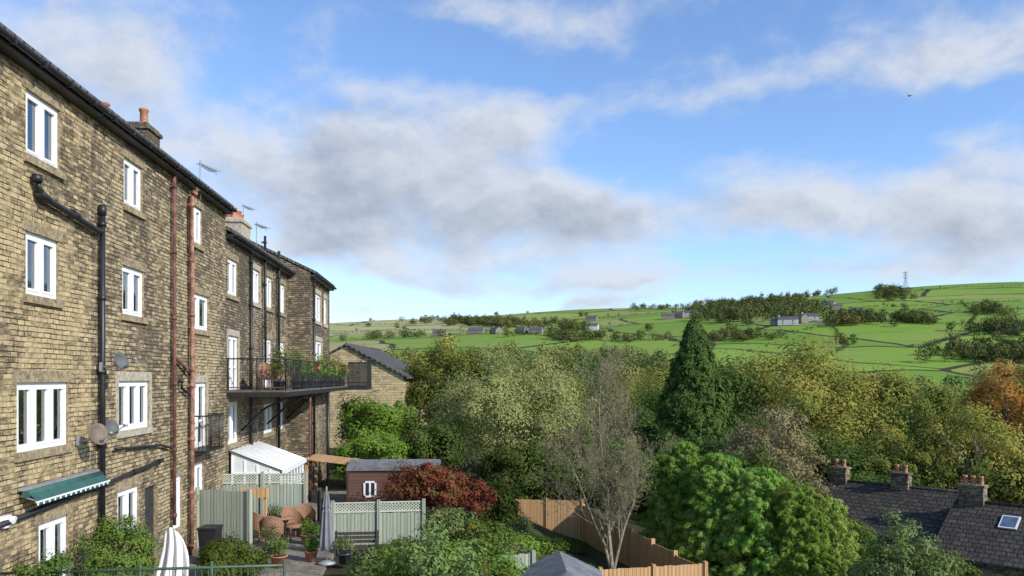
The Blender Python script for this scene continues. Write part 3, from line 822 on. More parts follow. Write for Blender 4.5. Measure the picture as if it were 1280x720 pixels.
def make_cypress(seed, H, R, mat, K=420, nper=110, leaf=.2, power=.5):
    """dense evergreen: soft layered plumes with nodding tips, shaded gaps between them"""
    rng = np.random.default_rng(seed)
    t = rng.random(K) ** .85
    phi = rng.random(K) * 2 * math.pi
    prof = np.minimum(1, (t + .08) * 5) ** .5 * (1 - t) ** power
    lump = np.array([1 + .30 * mnoise.noise(Vector((math.cos(p) * 2.0 + seed, math.sin(p) * 2.0, q * 6))) for p, q in zip(phi, t)])
    rad = R * prof * (.66 + .28 * rng.random(K)) * lump
    pc = np.stack([np.cos(phi) * rad, np.sin(phi) * rad, t * H * .9], 1)
    pd = np.stack([np.cos(phi) * .85, np.sin(phi) * .85, .45 + .8 * t], 1) + rng.normal(size=(K, 3)) * .22
    pd /= np.linalg.norm(pd, axis=1, keepdims=True)
    PL = .45 + .65 * rng.random(K)
    idx = np.repeat(np.arange(K), nper); n = len(idx)
    f = rng.random(n) ** .8
    w = .30 * PL[idx] * np.maximum(0, 1 - f) ** .75 * np.minimum(1, f * 4 + .35) + .01
    dirn = rnd_unit(rng, n)
    off = dirn * w[:, None]
    c = pc[idx] + pd[idx] * ((f - .3) * PL[idx])[:, None] + off
    c[:, 2] -= .40 * (f ** 2.4) * PL[idx]
    ax = pd[idx] + dirn * .7 - np.array([0, 0, .9]) * (f ** 1.6)[:, None] + rng.normal(size=(n, 3)) * .25
    nr = dirn * .9 + np.stack([np.cos(phi[idx]) * .6, np.sin(phi[idx]) * .6, .5 + 0 * f], 1) + rng.normal(size=(n, 3)) * .3
    V = leafquads(c, nr, rng, leaf, .24, axis=ax)
    mb = MB(M_bark); mb.tube([(0, 0, -.3), (0, 0, H * .5), (0, 0, H * .88)], [H * .02, H * .012, .02], 8)
    for k in range(0, K, 9):
        mb.tube([(0, 0, max(.1, pc[k][2] - rad[k] * .5)), tuple(pc[k])], [.035, .01], 4, cap=False)
    return leafmesh('crown', V, mat), mb.mesh('trunk')

def place_tree(name, label, x, y, meshes, z=None, rot=0.0, scale=1.0, cat='tree', group=None, sz=None):
    z = ground(x, y) if z is None else z
    r = add(name, None, loc=(x, y, z), rot=(0, 0, rot), scale=(scale, scale, sz or scale), label=label, category=cat, group=group)
    add('crown', meshes[0], parent=r); add('trunk', meshes[1], parent=r)
    return r

def tree_at(name, label, x, y, top, R, kind, mat, seed, cat='tree', **kw):
    z = ground(x, y); H = top - z
    f = {'round': make_round, 'spruce': make_spruce, 'cypress': make_cypress}[kind]
    return place_tree(name, label, x, y, f(seed, H, R, mat, **kw), cat=cat)

BT = 'broadleaf_tree'
tree_at('willow_tree', 'large rounded grey olive tree with fine pale leaves', -.1, 45, 1.6, 4.5, 'round', L_willow, 11, K=130, nper=480, leaf=.16, rc=1.1, base=.12, droop=.8, aspect=.34, inner=.6)
tree_at('willow_tree', 'olive green tree behind the stone cottage', -5.4, 64, 2.6, 4.0, 'round', L_oak2, 12, K=70, nper=330, leaf=.22, rc=1.2, base=.15, inner=.6)
tree_at(BT, 'bright green tree covered in ivy beside the terrace', -7.9, 46, -.9, 2.6, 'round', L_bright, 13, K=80, nper=260, leaf=.16, rc=.65, base=.1)
tree_at(BT, 'dense dark green tree behind the dark shed', -4.4, 41, -2.3, 2.5, 'round', L_dark, 14, K=80, nper=260, leaf=.15, rc=.6, base=.08)
tree_at(BT, 'bright green rounded tree behind the shed', -6.6, 38, -2.6, 1.8, 'round', L_bright, 15, K=60, nper=240, leaf=.13, rc=.5, base=.08)
tree_at(BT, 'dark green tree growing below the large willow', .6, 40, -3.4, 2.4, 'round', L_dark, 16, K=80, nper=260, leaf=.15, rc=.7, base=.08)
tree_at(BT, 'leafy green tree in front of the stone cottage', -7.3, 53, -1.9, 1.8, 'round', L_oak2, 51, K=60, nper=220, leaf=.17, rc=.6, base=.08)
tree_at('maple_tree', 'small crimson maple tree beside the dark shed', -3.0, 29.5, -3.1, 1.75, 'round', L_red, 17, K=75, nper=170, leaf=.11, rc=.4, base=.15)
tree_at('maple_tree', 'low orange red maple in the garden', -1.6, 30, -3.8, .95, 'round', L_red, 18, K=30, nper=180, leaf=.11, rc=.32, base=.1)
tree_at('garden_shrub', 'rounded green shrub beside the orange brown fence', -.55, 31.5, -3.95, 1.1, 'round', L_hedge, 19, cat='shrub', K=55, nper=220, leaf=.11, rc=.36, base=.05)
tree_at('spruce_tree', 'tall green conical conifer above the gardens', 11.4, 50, 3.6, 4.2, 'spruce', L_spruce, 21, nb=1300, nper=70, leaf=.28)
CL = dict(leaf=.13, nper=150)
tree_at('cypress_tree', 'bright green feathery conifer in the gardens', 6.75, 31.8, -2.15, 1.8, 'cypress', L_cyp, 22, K=520, power=.48, **CL)
tree_at('cypress_tree', 'broad bright green feathery conifer', 7.8, 30.0, -2.55, 1.9, 'cypress', L_cyp, 23, K=560, power=.42, **CL)
tree_at('cypress_tree', 'bright green feathery conifer in a row', 8.9, 29.0, -2.95, 1.9, 'cypress', L_cyp, 36, K=540, power=.42, **CL)
tree_at('cypress_tree', 'bright green conifer with soft feathery sprays', 9.95, 28.2, -3.45, 1.7, 'cypress', L_cyp, 24, K=480, power=.42, **CL)
tree_at('cypress_tree', 'narrow yellow green conifer beside the stone roofs', 11.2, 28.4, -4.0, 1.15, 'cypress', L_cypy, 25, K=320, power=.45, nper=120, leaf=.12)
tree_at(BT, 'thin brownish tree losing its leaves above the conifers', 13.9, 43.5, -1.15, 3.2, 'round', L_brown, 26, K=110, nper=130, leaf=.15, rc=.7, base=.15, barkm=M_barkpale, nb=80)
tree_at('garden_shrub', 'dull green shrub in front of the stone roofs', 11.9, 24.3, -3.9, 1.5, 'round', L_sage, 27, cat='shrub', K=80, nper=180, leaf=.1, rc=.4, base=.05)
tree_at('garden_shrub', 'low dull green shrub at the garden edge', 13.4, 25.0, -4.8, 1.2, 'round', L_hedge, 28, cat='shrub', K=50, nper=200, leaf=.1, rc=.4, base=.05)
tree_at('garden_shrub', 'green bush growing against the slate roof', 16.3, 38.5, -6.7, 1.5, 'round', L_hedge, 52, cat='shrub', K=50, nper=200, leaf=.13, rc=.5, base=.05)
tree_at(BT, 'orange autumn tree on the wooded slope', 34.5, 56, 1.9, 3.4, 'round', L_orange, 29, K=90, nper=220, leaf=.2, rc=.85, base=.15)
tree_at(BT, 'thin brown tree beside the orange tree', 28.5, 49, -1.6, 3.7, 'round', L_oak, 30, K=80, nper=220, leaf=.18, rc=1.0, base=.15, barkm=M_barkpale, nb=60)
tree_at(BT, 'green tree behind the stone roofs', 24.5, 50, -3.2, 3.3, 'round', L_oak2, 31, K=90, nper=240, leaf=.18, rc=.75, base=.12)
tree_at(BT, 'dark olive tree standing behind the chimneys', 20.5, 52, -3.4, 3.3, 'round', L_dark, 32, K=90, nper=240, leaf=.18, rc=.75, base=.12)
tree_at(BT, 'olive tree with yellowing leaves behind the roofs', 30.5, 47, -3.6, 3.0, 'round', L_oak, 33, K=80, nper=240, leaf=.18, rc=.7, base=.12)
tree_at(BT, 'dark green tree below the conifer', 12.0, 40, -3.8, 2.4, 'round', L_dark, 34, K=80, nper=220, leaf=.16, rc=.6, base=.1)
tree_at(BT, 'dark leafy tree behind the bare tree', 5.0, 43, -2.8, 2.9, 'round', L_dark, 35, K=90, nper=220, leaf=.16, rc=.7, base=.08)
tree_at('garden_shrub', 'tall leafy shrub with pale green leaves on the terrace', -1.35, 14.2, -2.35, .95, 'round', L_sage, 41, cat='shrub', K=60, nper=100, leaf=.085, rc=.33, base=.1, nb=50)
tree_at('garden_shrub', 'loose leafy shrub growing behind the railing', -2.0, 15.0, -2.9, .7, 'round', L_bright, 42, cat='shrub', K=40, nper=90, leaf=.08, rc=.28, base=.1, nb=40)
tree_at('garden_shrub', 'spreading shrub with dark leaves beside fence', -.6, 16.5, -3.1, .8, 'round', L_hedge, 43, cat='shrub', K=40, nper=100, leaf=.085, rc=.3, base=.1, nb=40)
tree_at('clipped_shrub', 'rounded shrub with orange berries beside the door', -8.0, 16.2, -2.72, .72, 'round', L_hedge, 44, cat='shrub', K=80, nper=300, leaf=.055, rc=.24, base=.05, inner=.65)
tree_at('clipped_shrub', 'rounded green shrub under the awning', -7.9, 13.4, -2.72, .62, 'round', L_hedge, 45, cat='shrub', K=70, nper=280, leaf=.055, rc=.22, base=.05, inner=.65)
tree_at('clipped_shrub', 'low clipped hedge shrub on the terrace', -7.1, 20, -4.05, .85, 'round', L_hedge, 46, cat='shrub', K=70, nper=280, leaf=.065, rc=.28, base=.03, inner=.65)
tree_at('garden_shrub', 'small shrub beside the patio fence', -3.4, 20, -4.3, .7, 'round', L_sage, 47, cat='shrub', K=40, nper=180, leaf=.08, rc=.3, base=.05)
for i, (x, y, top, R, mt, lab) in enumerate([
        (-2.2, 26.8, -4.4, .9, L_sage, 'loose pale shrub behind the trellis fence'), (-.9, 26.2, -4.7, .9, L_hedge, 'dense dark shrub in the garden bed'), (.1, 27.8, -5.5, .8, L_bright, 'low bright green shrub in the garden bed'),
        (1.3, 31.0, -6.4, .8, L_hedge, 'dark rounded shrub in front of the brown fence'), (2.5, 33.2, -7.0, .5, L_dark, 'low dark shrub against the brown fence'), (.1, 33.8, -6.1, .7, L_sage, 'pale leafy shrub beside the fence'),
        (-.1, 24.3, -5.1, .8, L_sage, 'spreading pale shrub beside sage fence'), (1.3, 25.4, -6.0, .8, L_hedge, 'low dark shrub behind the shed'), (2.4, 27.6, -6.8, .7, L_bright, 'low bright shrub beside the lawn'),
        (-2.0, 22.9, -4.7, .8, L_bright, 'leafy green shrub in front of trellis fence'), (-3.0, 23.6, -4.95, .55, L_hedge, 'small dark shrub beside the bench'),
        (-2.5, 17.8, -3.6, .75, L_sage, 'tall pale flowering shrub on the terrace'), (-.4, 19.5, -4.0, .7, L_bright, 'leafy green shrub near the small shed'), (2.7, 21.6, -6.3, .7, L_hedge, 'dark shrub beside the small shed')]):
    tree_at('garden_shrub', lab, x, y, top, R, 'round', mt, 200 + i, cat='shrub', K=45, nper=150, leaf=.095, rc=.34, base=.04, nb=14)

def bare_tree(seed, H, mat):
    rr = random.Random(seed); mb = MB(mat); tips = []
    def br(p, d, L, r, lv):
        k = 5 if lv < 3 else 3; pts = [p]; q = p; dd = d
        for i in range(k):
            dd = (dd + Vector((rr.gauss(0, .11), rr.gauss(0, .11), .05))).normalized()
            q = q + dd * L / k; pts.append(q)
        rs = [r * (1 - .62 * i / k) for i in range(k + 1)]
        mb.tube(pts, rs, 7 if lv == 0 else (5 if lv == 1 else 3), cap=False)
        if lv >= 2: tips.extend([tuple(x) for x in pts[1:]])
        if lv >= 5: return
        n = [11, 7, 5, 4, 2][lv]
        for i in range(n):
            t = (.15 + .83 * (i + rr.random()) / n) if lv else (.14 + .84 * (i + rr.random() * .6) / n)
            j = min(k - 1, int(t * k)); c = pts[j].lerp(pts[j + 1], t * k - j)
            ax = (pts[j + 1] - pts[j]).normalized()
            side = ax.cross(Vector((rr.gauss(0, 1), rr.gauss(0, 1), rr.gauss(0, 1)))).normalized()
            ang = rr.uniform(.4, .85)
            nd = (ax * math.cos(ang) + side * math.sin(ang) + Vector((0, 0, .12))).normalized()
            br(c, nd, L * (rr.uniform(.42, .58) * (1.15 - .45 * t)), max(.0045, r * (1 - .62 * t) * .42), lv + 1)
    br(Vector((0, 0, -.2)), Vector((-.06, 0, 1)).normalized(), H * .66, H * .0105, 0)
    br(Vector((.08, 0, -.2)), Vector((.24, .05, 1)).normalized(), H * .54, H * .008, 0)
    br(Vector((-.06, .05, -.2)), Vector((-.30, .1, 1)).normalized(), H * .56, H * .008, 0)
    br(Vector((-.1, 0, H * .3)), Vector((-.05, 0, 1)), H * .56, H * .007, 0)
    return mb, np.array(tips)
mbt, tips = bare_tree(7, 8.0, M_barkolive)
rng = np.random.default_rng(3)
NL = 7500
sel = tips[rng.integers(0, len(tips), NL)] + rng.normal(size=(NL, 3)) * .1
crown = leafmesh('crown', leafquads(sel, rnd_unit(rng, NL), rng, .065, .6), L_willow)
place_tree('bare_tree', 'nearly leafless pale twiggy tree beside brown fence', 3.75, 30, (crown, mbt.mesh('trunk')), z=-6.95)

# --- woodland trees on the valley side
base = []
for i, (mt, H, R) in enumerate([(L_oak, 12, 5.2), (L_oak2, 12, 5.0), (L_oak, 11, 5.5), (L_dark, 12, 4.6), (L_oak2, 13, 5.2)]):
    base.append(make_round(100 + i, H, R, mt, K=52, nper=520, leaf=.24, rc=1.65, base=.12, inner=.68))
lowb = []
for i, (mt, H, R) in enumerate([(L_oak2, 12, 5.0), (L_dark, 13, 4.8), (L_dark, 12, 5.2), (L_oak, 11, 4.8), (L_willow, 14, 4.5)]):
    lowb.append(make_round(120 + i, H, R, mt, K=36, nper=240, leaf=.42, rc=1.85, base=.12, nb=10, inner=.65))
rr = random.Random(77)
LAB = ['rounded oak with yellowing leaves on the valley side', 'dark olive broadleaf tree on the valley side', 'spreading oak turning yellow on the valley side', 'dark green tree in the valley wood', 'tall olive tree in the valley wood']
def wood_tree(x, y, top=None, H=None, k=None, hi=True):
    src = base if hi else lowb
    k = rr.randrange(5) if k is None else k
    g = ground(x, y)
    hh = (top - g) if top is not None else H
    sc = hh / 12.0
    place_tree('oak_tree' if k in (0, 2) else BT, LAB[k], x, y, src[k], rot=rr.uniform(0, 6.28), scale=max(.75, min(sc, 1.25)), sz=sc, group='trees on the wooded valley side')
for (u, d, py, k) in [(.305, 66, 434, 0), (.36, 72, 436, 2), (.41, 68, 446, 0), (.455, 74, 464, 2), (.50, 70, 480, 1), (.54, 74, 492, 2), (.37, 60, 474, 0), (.43, 58, 492, 2), (.48, 60, 507, 3),
                      (.53, 62, 517, 1), (.26, 62, 456, 3), (.23, 64, 474, 1), (.58, 66, 496, 4), (.61, 70, 482, 1), (.655, 72, 465, 3), (.59, 58, 522, 3), (.18, 60, 486, 3), (.14, 66, 480, 1), (.10, 62, 498, 4),
                      (-.06, 75, 460, 3), (-.10, 82, 448, 2), (.05, 78, 472, 1), (.12, 80, 468, 4), (.20, 84, 462, 0), (-.02, 90, 460, 1), (.67, 60, 480, 0), (.30, 54, 522, 3), (.36, 52, 540, 1), (.12, 52, 545, 3), (.05, 52, 545, 1), (.24, 46, 555, 3), (.42, 50, 555, 3)]:
    wood_tree(u * d, d, top=(472 - py) / 1000 * d, k=k)
cnt = 0
while cnt < 130:
    y = rr.uniform(95, 320); u = rr.uniform(-.26, .75)
    x = u * y
    if y < 130 and u < -.1: continue
    wood_tree(x, y, H=rr.uniform(8.5, 12.5), hi=False); cnt += 1

def woodland(name, pts, mat, seed, q=90, leaf=1.5, label=None):
    rng = np.random.default_rng(seed); Vs = []
    for (x, y, h, w) in pts:
        z = ground(x, y)
        d = rnd_unit(rng, q)
        r = .5 + .5 * rng.random(q)
        r *= 1 + .25 * np.sin(d[:, 0] * 5 + x) * np.cos(d[:, 2] * 4 + y)
        c = d * r[:, None] * np.array([w, w, h * .52]) + np.array([x, y, z + h * .48])
        Vs.append(leafquads(c, d * 1.3 + rnd_unit(rng, q) * .3, rng, leaf * (h / 12) ** .5, .8))
    return add(name, leafmesh(name, np.concatenate(Vs), mat), kind='stuff', label=label, category='woodland')
pts = []
for _ in range(620):
    u = rr.uniform(-.24, .22); y = rr.uniform(310, 495 - 60 * abs(u) * 3); pts.append((u * y, y, rr.uniform(7, 13), rr.uniform(4, 6.5)))
for _ in range(260):
    u = rr.uniform(.2, .75); lim = 375 if .36 < u < .56 else 405
    y = rr.uniform(300, lim); pts.append((u * y, y, rr.uniform(7, 10.5), rr.uniform(4, 6.5)))
woodland('woodland', pts, L_wood, 1, 190, 1.1, 'dense mixed wood along the valley bottom')
pts = []
def patch(u0, u1, v0, v1, n, h0=8, h1=13, w=4.8):
    for _ in range(n):
        u = (u0 + u1) / 2 + max(-1.2, min(1.2, rr.gauss(0, .55))) * (u1 - u0) / 2; x, y = hill_point(u, (v0 + v1) / 2 + max(-1.25, min(1.25, rr.gauss(0, .6))) * (v1 - v0) / 2); x += rr.uniform(-9, 9); y += rr.uniform(-14, 14)
        pts.append((x, y, rr.uniform(h0 * .8, h1), w * rr.uniform(.8, 1.3)))
patch(-.115, .032, .0665, .0705, 150, 7, 12)
patch(.228, .30, .068, .088, 190, 10, 15); patch(.28, .375, .076, .094, 230, 10, 15); patch(.31, .37, .066, .078, 40)
patch(.40, .46, .060, .068, 50, 8, 12); patch(.45, .49, .098, .108, 60, 8, 13); patch(.33, .40, .102, .108, 20, 8, 12)
patch(.05, .09, .058, .064, 26); patch(.475, .52, .062, .070, 36, 7, 11); patch(.575, .61, .078, .086, 20, 8, 12); patch(.16, .20, .083, .086, 14, 6, 9)
patch(.24, .33, .046, .052, 30, 6, 10); patch(.58, .66, .050, .060, 50, 8, 12); patch(.54, .68, .020, .034, 100, 8, 11)
patch(.02, .19, .046, .051, 36, 6, 10); patch(-.2, -.1, .046, .051, 20, 6, 9)
for _ in range(24):
    u0 = rr.uniform(-.2, .64); v0 = rr.uniform(.04, .09)
    patch(u0, u0 + .006, v0, v0 + .001, 2, 5, 9, 3.4)
woodland('hill_woodland', pts, L_wood, 2, 150, 1.4, 'patches of mixed wood on the hillside fields')
pts = []
def hedge(line, step=4.5, h=2.2):
    P = [hill_point(*p) for p in line]
    for (a, b) in zip(P[:-1], P[1:]):
        L = math.hypot(b[0] - a[0], b[1] - a[1]); n = max(2, int(L / step))
        for i in range(n):
            t = i / n; pts.append((a[0] + (b[0] - a[0]) * t + rr.uniform(-1, 1), a[1] + (b[1] - a[1]) * t, h * rr.uniform(.6, 1.4) if rr.random() > .06 else h * 2.8, 2.4))
hedge([(-.22, .058), (-.1, .06), (.0, .056), (.06, .060)]); hedge([(-.2, .048), (-.05, .052), (.05, .05), (.12, .056)])
hedge([(.02, .07), (.1, .075), (.2, .08)]); hedge([(.0, .048), (.1, .064), (.16, .067)])
hedge([(.37, .058), (.46, .066), (.55, .062), (.64, .066)]); hedge([(.38, .02), (.42, .04), (.40, .06)]); hedge([(.44, .09), (.55, .092), (.64, .094)])
hedge([(.46, .078), (.56, .084), (.64, .082)]); hedge([(.57, .064), (.58, .08), (.56, .094)])
hedge([(.48, .105), (.56, .112), (.64, .113)]); hedge([(.2, .04), (.3, .05), (.38, .058)]); hedge([(.5, .04), (.56, .05), (.64, .054)])
hedge([(-.22, .066), (-.12, .067)])
woodland('hedgerow', pts, L_hedgerow, 3, 26, 1.5, 'dark hedges and walls dividing the hill fields')

# ------------------------------------------------------------------ detached buildings
def cottage(name, label, x, y, z0, w, l, h, rise, rot, wallm, roofm, chim=(), wins=(), cat='house', over=.2, group=None, cm=None, gwins=()):
    r = add(name, None, loc=(x, y, z0), rot=(0, 0, rot), label=label, category=cat, group=group)
    mb = MB(wallm); X, Y = w / 2, l / 2
    for sx in (-X, X): mb.face([(sx, -Y, 0), (sx, Y, 0), (sx, Y, h), (sx, -Y, h)])
    for sy in (-Y, Y): mb.face([(-X, sy, 0), (X, sy, 0), (X, sy, h), (0, sy, h + rise), (-X, sy, h)])
    add('wall', mb.mesh('wall'), parent=r)
    mb = MB(roofm); k = rise / X; T = .14; o = over
    P = [(-X - o, h - o * k), (0, h + rise), (X + o, h - o * k), (X + o, h - o * k + T), (0, h + rise + T), (-X - o, h - o * k + T)]
    for i in range(6):
        p, q = P[i], P[(i + 1) % 6]
        mb.face([(p[0], -Y - o * .6, p[1] + .004), (p[0], Y + o * .6, p[1] + .004), (q[0], Y + o * .6, q[1] + .004), (q[0], -Y - o * .6, q[1] + .004)])
    for c in (-Y - o * .6, Y + o * .6):
        mb.face([(p[0], c, p[1] + .004) for p in (P[0], P[1], P[4], P[5])]); mb.face([(p[0], c, p[1] + .004) for p in (P[1], P[2], P[3], P[4])])
    if cat == 'house': mb.tube([(0, -Y, h + rise + T), (0, Y, h + rise + T)], .1, 6)
    ro = add('roof', mb.mesh('roof'), parent=r)
    for (cy, cw, cl, ch, npot) in chim:
        mb = MB(cm or wallm); zt = h + rise + ch
        mb.box(-cw / 2, cw / 2, cy - cl / 2, cy + cl / 2, h + rise * .6, zt - .12); mb.box(-cw / 2 - .06, cw / 2 + .06, cy - cl / 2 - .06, cy + cl / 2 + .06, zt - .12, zt)
        c = add('chimney', mb.mesh('chimney'), parent=ro)
        for i in range(npot):
            pb = MB(M_terracotta); yy = cy + (i - (npot - 1) / 2) * cl / max(npot, 1)
            pb.lathe([(.13, 0), (.11, .08), (.1, .32), (.13, .36), (.12, .42), (.07, .42), (.07, .2)], (0, yy, zt), 10)
            add('chimney_pot', pb.mesh('pot'), parent=c)
    for (side, c, z, ww, hh) in wins:
        mb = MB(M_white, M_dark); xx = side * X; s1 = side
        xs_ = sorted((xx + s1 * .005, xx + s1 * .05))
        for (a, b, cz, dz) in ((c - ww / 2, c - ww / 2 + .07, z, z + hh), (c + ww / 2 - .07, c + ww / 2, z, z + hh), (c - .035, c + .035, z, z + hh), (c - ww / 2 + .07, c + ww / 2 - .07, z - .07, z), (c - ww / 2 + .07, c + ww / 2 - .07, z + hh, z + hh + .07)):
            mb.box(xs_[0], xs_[1], a, b, cz, dz)
        mb.face([(xx + s1 * .02, c - ww / 2, z), (xx + s1 * .02, c + ww / 2, z), (xx + s1 * .02, c + ww / 2, z + hh), (xx + s1 * .02, c - ww / 2, z + hh)], 1)
        add('window', mb.mesh('window'), parent=r)
    for (c, z, ww, hh) in gwins:
        mb = MB(M_white, M_dark); yy = -Y
        for (a, b, cz, dz) in ((c - ww / 2, c - ww / 2 + .07, z, z + hh), (c + ww / 2 - .07, c + ww / 2, z, z + hh), (c - .035, c + .035, z, z + hh), (c - ww / 2 + .07, c + ww / 2 - .07, z - .07, z), (c - ww / 2 + .07, c + ww / 2 - .07, z + hh, z + hh + .07)):
            mb.box(a, b, yy - .05, yy - .005, cz, dz)
        mb.face([(c - ww / 2, yy - .02, z), (c + ww / 2, yy - .02, z), (c + ww / 2, yy - .02, z + hh), (c - ww / 2, yy - .02, z + hh)], 1)
        add('window', mb.mesh('window'), parent=r)
    return r
cottage('stone_cottage', 'pale stone gable-ended house beyond the terrace', -12.3, 67, -6.5, 8.6, 14, 6.6, 2.3, -.02, M_stoneD, M_slate,
        wins=[(1, -5.2, 4.2, 1.3, 1.3), (1, -1.5, 4.2, 1.3, 1.3), (1, 3, 4.2, 1.3, 1.3), (1, -5.2, 1.4, 1.3, 1.3), (1, -1.5, 1.4, 1.3, 1.3)], gwins=[(3.0, 2.6, .7, .9)], over=.35)
cottage('garden_greenhouse', 'small white framed greenhouse beside the stone house', -6.3, 60, -5.8, 1.7, 2.4, 1.9, .6, 0, M_poly, M_glass, cat='greenhouse', over=.05)
h1 = cottage('stone_cottage', 'low stone house with dark stone slate roof and chimneys', 21.2, 44.0, -11.2, 7, 8.5, 3.0, 2.1, math.radians(43.5), M_stoneB, M_slate2,
        chim=[(3.2, .6, .9, .95, 2), (-.2, .6, .9, .9, 2)], group='stone houses below the gardens', cm=M_stoneC)
h2 = cottage('stone_cottage', 'low stone house with dark slate roof and skylight', 25.2, 37.4, -11.4, 7, 8.0, 3.0, 2.1, math.radians(43.5), M_stoneB, M_slate2,
        chim=[(3.3, .65, 1.1, 1.0, 3)], wins=[(-1, 2.5, 1.0, 1.1, 1.1)], group='stone houses below the gardens', cm=M_stoneC)
mb = MB(M_white, M_bluegrey)
A = Matrix.Translation((-1.15, 1.4, 3.0 + 2.1 * (1 - 1.15 / 3.5) + .16)) @ Matrix.Rotation(-math.atan(2.1 / 3.5), 4, 'Y')
mb.box(-.45, .45, -.38, .38, 0, .06, 0, A); mb.box(-.38, .38, -.31, .31, .061, .07, 1, A)
add('skylight', mb.mesh('skylight'), parent=h2)

M_whitewall = plain('whitewashed_wall', (.55, .54, .50), .9)
M_farwall = plain('farm_stone', (.21, .18, .14), .9)
M_farroof = plain('farm_slate', (.10, .10, .105), .9, spec=.1)
hb = [(.345, .064, 9, 16, 5, 1.2, 1), (.36, .066, 8, 12, 5, .4, 0), (.372, .067, 7, 14, 5, 1.4, 1), (.332, .064, 7, 10, 4, .9, 0), (.222, .074, 9, 16, 5, 1.2, 1), (.208, .073, 8, 12, 5, 1.0, 0), (.195, .072, 8, 14, 4, 1.4, 0),
      (-.045, .054, 7, 14, 4, 1.4, 0), (-.02, .054, 7, 12, 4, .5, 0), (.012, .055, 7, 10, 4, 1.0, 0), (.03, .055, 7, 12, 4, 1.3, 0), (.10, .063, 7, 12, 4, 1.3, 1), (.395, .09, 8, 14, 5, 1.1, 1), (.405, .088, 8, 12, 4, 1.4, 0), (.10, .073, 7, 12, 4, 1.2, 0), (.43, .082, 7, 12, 4, 1.2, 0), (.62, .056, 8, 14, 4, 1.2, 0), (-.09, .050, 7, 12, 4, 1.4, 0)]
for i, (u, v, w, l, h, ro, wh) in enumerate(hb):
    x, y = hill_point(u, v)
    y -= 14; x -= 14 * u
    cottage('farmhouse', ('whitewashed' if wh else 'grey stone') + ' farmhouse among the hillside fields', x, y, ground(x, y) - .5, w, l, h, 2.6, ro, M_whitewall if wh else M_farwall, M_farroof, cat='farmhouse', chim=[(l / 2 - 1, 1.2, 1.2, 1.2, 0)],
            wins=[(s_, c, z_, 1.3, 1.2) for s_ in (-1, 1) for c in (-l / 4, l / 4) for z_ in (1.0, 3.2)][:8] if i < 7 else (), group='farmhouses on the hillside')
y = 1120; x = .492 * y; z = ground(x, y)
mb = MB(M_grey)
Hh = 24
for sx in (-1, 1):
    for sy in (-1, 1):
        mb.tube([(sx * 2.6, sy * 2.6, -.5), (sx * .9, sy * .9, Hh * .62), (sx * .3, sy * .3, Hh)], .22, 4)
for i in range(9):
    t0, t1 = i / 9, (i + 1) / 9
    w0 = 2.6 + (.9 - 2.6) * min(1, t0 / .62) if t0 < .62 else .9 - .6 * (t0 - .62) / .38
    w1 = 2.6 + (.9 - 2.6) * min(1, t1 / .62) if t1 < .62 else .9 - .6 * (t1 - .62) / .38
    for s_ in (-1, 1):
        mb.tube([(-w0, s_ * w0, t0 * Hh), (w1, s_ * w1, t1 * Hh)], .12, 3); mb.tube([(w0, s_ * w0, t0 * Hh), (-w1, s_ * w1, t1 * Hh)], .12, 3)
for z_ in (.62, .78, .92):
    mb.tube([(-4.2, 0, Hh * z_), (0, 0, Hh * z_ + 1.2), (4.2, 0, Hh * z_)], .18, 4); mb.tube([(-4.2, 0, Hh * z_), (4.2, 0, Hh * z_)], .18, 4)
add('electricity_pylon', mb.mesh('pylon'), loc=(x, y, z), label='grey lattice electricity pylon on the hill crest', category='pylon')

sh = cottage('garden_shed', 'red brown timber shed with low grey felt roof', -4.75, 32.6, -5.6, 2.0, 3.5, 1.95, .18, math.radians(90) + .05, M_shed, M_felt, cat='shed', over=.1, wins=[(-1, .9, .95, .5, .5)])
r = cottage('garden_shed', 'small garden shed with pitched grey felt roof', 1.18, 18.5, -7.1, 1.75, 2.0, 2.3, .42, .02, M_fencebrown, M_felt, cat='shed', over=.12)
mb = MB(M_fencebrown, M_black); mb.box(-.4, .4, -1.03, -1.003, .05, 2.2); mb.box(.28, .34, -1.06, -1.031, 1.1, 1.25, 1); add('door', mb.mesh('door'), parent=r)
pg = add('timber_pergola', None, loc=(-7.6, 33.5, -5.4), label='orange brown timber pergola beside the house', category='pergola')
me = MB(M_fencebrown).box(-.05, .05, -.05, .05, 0, 1.95).mesh('post')
for xx in (-.8, .9):
    for yy in (-.8, .8): add('post', me, parent=pg, loc=(xx, yy, 0))
mb = MB(M_fencebrown)
A = Matrix.Rotation(.12, 4, 'Y')
for yy in np.linspace(-.95, .95, 8): mb.box(-1.1, 1.2, yy - .09, yy + .09, 1.96, 2.0, 0, A)
add('roof', mb.mesh('roof'), parent=pg)

